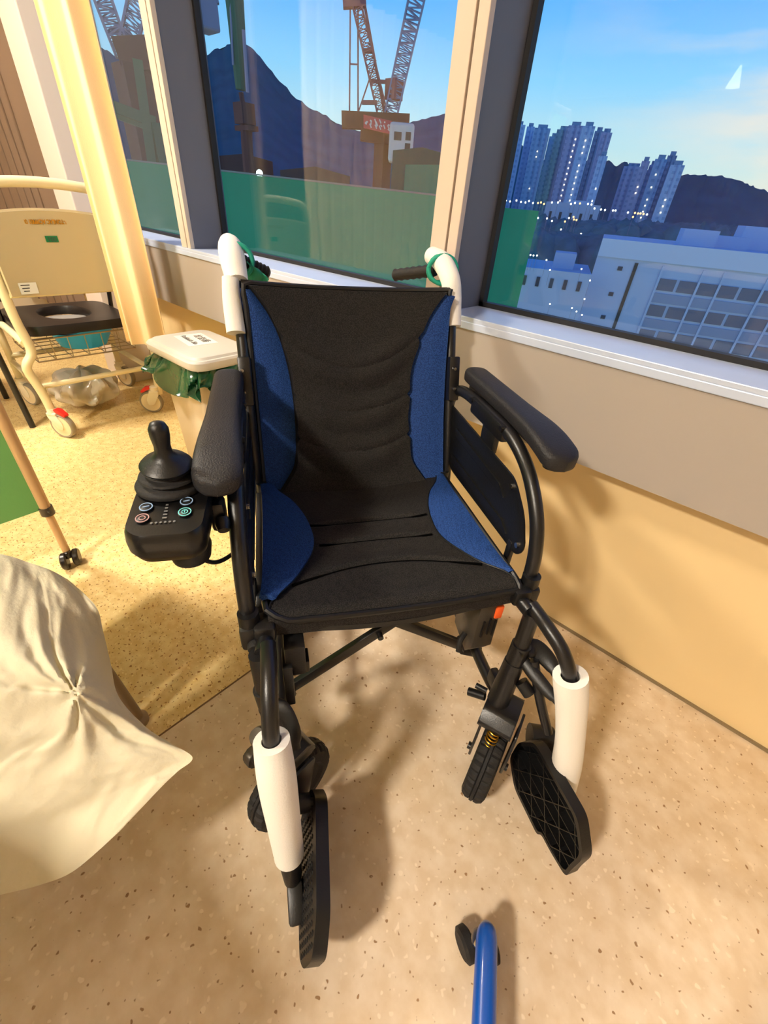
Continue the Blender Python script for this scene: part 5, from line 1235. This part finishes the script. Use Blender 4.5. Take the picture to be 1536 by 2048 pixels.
# street lamps and lit lots at the foot of the towers
bmp = nb(); cyl(bmp, (0, 0, -9), (0, 0, -0.2), 0.10, 6); lp_me = bpy.data.meshes.new('lamp_pole'); bmp.to_mesh(lp_me); bmp.free(); lp_me.materials.append(M_CRG)
def lampset(m, name):
    bm = nb(); bmesh.ops.create_icosphere(bm, subdivisions=1, radius=0.55); me = bpy.data.meshes.new(name); bm.to_mesh(me); bm.free(); me.materials.append(m); return me
LW = lampset(mat('lit_street_lamp_white', (255, 250, 235), 0.5, emit=(255, 250, 232), estr=5), 'lamp_head_white'); LO = lampset(mat('lit_street_lamp_orange', (255, 190, 110), 0.5, emit=(255, 178, 96), estr=5), 'lamp_head_orange')
spots = [(1012, 401, 0), (1020, 403, 0), (1033, 401, 0), (1042, 404, 0), (1051, 405, 0), (1058, 402, 0), (1066, 406, 0), (1076, 406, 1), (1082, 405, 1), (1088, 408, 1), (1104, 405, 0), (1116, 405, 0), (1142, 408, 0), (1150, 406, 0), (1160, 407, 1), (1176, 408, 0), (1183, 409, 0), (1189, 417, 0), (1202, 419, 0), (1210, 420, 0),
         (1226, 421, 0), (1231, 421, 0), (1256, 425, 0), (1270, 426, 1), (1276, 427, 1), (1281, 427, 1), (1287, 428, 1), (1294, 429, 0), (1266, 434, 1), (1076, 436, 0), (1094, 437, 0), (1104, 442, 0), (1130, 443, 1), (1148, 439, 1), (1153, 440, 1), (1147, 434, 1), (1138, 436, 0), (1122, 459, 0), (1162, 468, 0), (1199, 479, 0),
         (1061, 510, 0), (1067, 511, 0), (1074, 511, 0), (1093, 520, 0), (1100, 540, 0), (1180, 561, 0), (1163, 538, 0), (1169, 598, 0), (1144, 616, 0), (1153, 623, 0), (1164, 630, 0), (1100, 608, 0)]
for (px, py, k_) in spots:
    dist = 310 if py < 432 else (158 if py < 450 else (150 if py < 500 else 57))
    p = at(px, py, dist); sc = dist / 340
    root = bpy.data.objects.new('street_lamp', LO if k_ else LW); COL.objects.link(root); root.location = p; root.scale = (sc, sc, sc)
    tag(root, ('orange' if k_ else 'white') + ' street lamp glowing in the town below the towers', 'street lamp', ('orange' if k_ else 'white') + ' street lamps below the towers')
    pole = bpy.data.objects.new('pole', lp_me); COL.objects.link(pole); pole.parent = root
# tree belt below the towers
M_TREE = mat('dark_tree_foliage', (80, 128, 140), 0.95, bump=1.0, bscale=0.5, var=0.5, vscale=0.4, spec=0.05)
def tree_belt(sets, seed):
    bm = nb(); rg = random.Random(seed)
    for i, ((x0, x1), ytab, d0, d1, n, rad) in [(i, s_) for s_ in sets for i in range(s_[4])]:
        px = rg.uniform(x0, x1); dist = rg.uniform(d0, d1); p = at(px, lerp_table(ytab, px) + 4 * rg.random(), dist); r = rad * rg.uniform(0.7, 1.3)
        p.z -= r * 1.75; ret = bmesh.ops.create_icosphere(bm, subdivisions=2, radius=r)
        for v in ret['verts']:
            v.co = v.co * (1 + 0.25 * mnoise.noise(v.co * 0.9 + Vector((i, 0, 0)))); v.co.z *= 1.5; v.co += p
        h = max(2.0, (p.z - GZ)); 
    return tag(obj('woodland', bm, M_TREE, smooth=80), 'dark belt of trees between the towers and the low hospital block', 'trees', kind='stuff')
tree_belt([((1085, 1540), [(1080, 426), (1200, 430), (1290, 434), (1400, 436), (1536, 448)], 170, 235, 260, 6.5), ((1060, 1330), [(1060, 448), (1200, 460), (1330, 470)], 96, 140, 170, 3.8)], 5)
M_LOW = mat('pale_low_building', (176, 196, 226), 0.7, var=0.06, vscale=0.2)
for (xa, xb2, ya_, yb_, dist, dep, lab) in ((1095, 1200, 396, 418, 322, 10, 'pale low podium building at the foot of the tall towers'), (1040, 1180, 522, 560, 60, 12, 'small white flat-roofed building below the hoarding')):
    a, b = at(xa, ya_, dist), at(xb2, yb_, dist); a.z = b.z = (a.z + b.z) / 2; d = Vector((b.x - a.x, b.y - a.y, 0)); n = Vector((-d.y, d.x, 0)).normalized(); n = n if n.dot(a) > 0 else -n
    T = empty('low_building', (a.x, a.y, GZ), 0, lab, 'building'); bm = nb()
    prism(bm, [(0, GZ), (0, a.z), (d.length, a.z), (d.length, GZ)], (a.x, a.y, 0), d.normalized(), (0, 0, 1), n, dep); cpart(T, 'block', bm, M_LOW)
    bm = nb(); dn = d.normalized(); ct = Vector((a.x, a.y, a.z)) + dn * d.length * .6 + n * dep * .4; rot = Matrix((dn, n, Vector((0, 0, 1)))).transposed(); box(bm, ct + Vector((0, 0, 0.8)), (d.length * .3, dep * .3, 1.6), rot); cpart(T, 'roof_house', bm, M_LOW)
    for k_ in range(5):
        bm = nb(); q = Vector((a.x, a.y, a.z - 2.2 * dist / 100)) + dn * d.length * (0.12 + 0.19 * k_) - n * 0.05; box(bm, q, (d.length * .05, 0.12, dist / 60), rot); cpart(T, 'window', bm, mat('dark_window_glass', (52, 64, 86), 0.3))
# large hospital block, lower right
A = at(1206, 476, 62); zt = A.z; B_ = at(1536, 511, 64); B_.z = zt
d = (B_ - A); d.normalize(); Ltot = 34.0; n = Vector((-d.y, d.x, 0)); n = n if n.dot(A) > 0 else -n; rot = Matrix((d, n, Vector((0, 0, 1)))).transposed()
HBL = empty('hospital_block', (A.x, A.y, GZ), 0, 'large pale blue-grey building with rows of windows at the lower right', 'building')
M_FAC = mat('facade_paint', (184, 202, 232), 0.7, var=0.05, vscale=0.3); M_FAC2 = mat('facade_band', (144, 160, 192), 0.7)
bm = nb(); prism(bm, [(0, GZ), (0, zt), (Ltot, zt), (Ltot, GZ)], (A.x, A.y, 0), d, (0, 0, 1), n, 16.0); cpart(HBL, 'main_block', bm, M_FAC)
bm = nb(); box(bm, A + d * Ltot / 2 + Vector((0, 0, -0.85)) - n * 0.15, (Ltot, 0.3, 1.7), rot); cpart(HBL, 'parapet', bm, mat('parapet_paint', (204, 220, 244), 0.7))
for sx, ln, hh, dp in ((8.0, 3.4, 1.5, 5), (10.2, 5.0, 1.1, 8), (14.5, 9.0, 2.2, 10)):
    bm = nb(); box(bm, A + d * (sx + ln / 2) + n * (dp) + Vector((0, 0, hh / 2)), (ln, 4, hh), rot); cpart(HBL, 'roof_plant_room', bm, M_FAC)
def on_facade(px, py):
    dr = at(px, py, 1) - CAM; t = (A - CAM).dot(n) / dr.dot(n); return (CAM + dr * t)
x_left = (on_facade(1318, 556) - A).dot(d); x_dark = (on_facade(1258, 570) - A).dot(d)
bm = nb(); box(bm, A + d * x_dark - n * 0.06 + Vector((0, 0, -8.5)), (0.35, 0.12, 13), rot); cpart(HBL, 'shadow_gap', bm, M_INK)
M_DWG = mat('dark_window_glass', (52, 64, 86), 0.3)
for px_, py_ in ((1240, 537), (1222, 588), (1206, 634)):
    p_ = on_facade(px_, py_); bm = nb(); box(bm, p_ - n * 0.04, (0.5, 0.1, 0.4), rot); cpart(HBL, 'window', bm, M_DWG)
z0 = (on_facade(1330, 556).z + on_facade(1320, 582).z) / 2; pitch = 2.65
M_WG = mat('facade_window_glass', (96, 106, 134), 0.25); Wb = Ltot - x_left; cw = 1.98; nc = int(Wb / cw)
for k_ in range(4):
    z = z0 - pitch * k_
    bm = nb(); box(bm, A + d * (x_left + Wb / 2) - n * 0.05 + Vector((0, 0, z - zt - 1.35)), (Wb, 0.14, 0.95), rot); cpart(HBL, 'spandrel_band', bm, M_FAC2)
    for j in range(nc):
        c = A + d * (x_left + cw * (j + 0.5)) - n * 0.05 + Vector((0, 0, z - zt)); bm = nb()
        box(bm, c, (1.66, 0.14, 1.15), rot); cpart(HBL, 'window', bm, M_WG)
acc = 0
for j in range(nc + 1):
    if j % 3 == 1: continue
    bm = nb(); box(bm, A + d * (x_left + cw * j) - n * 0.12 + Vector((0, 0, -9.5)), (0.22, 0.3, 15), rot); cpart(HBL, 'pilaster', bm, M_FAC)
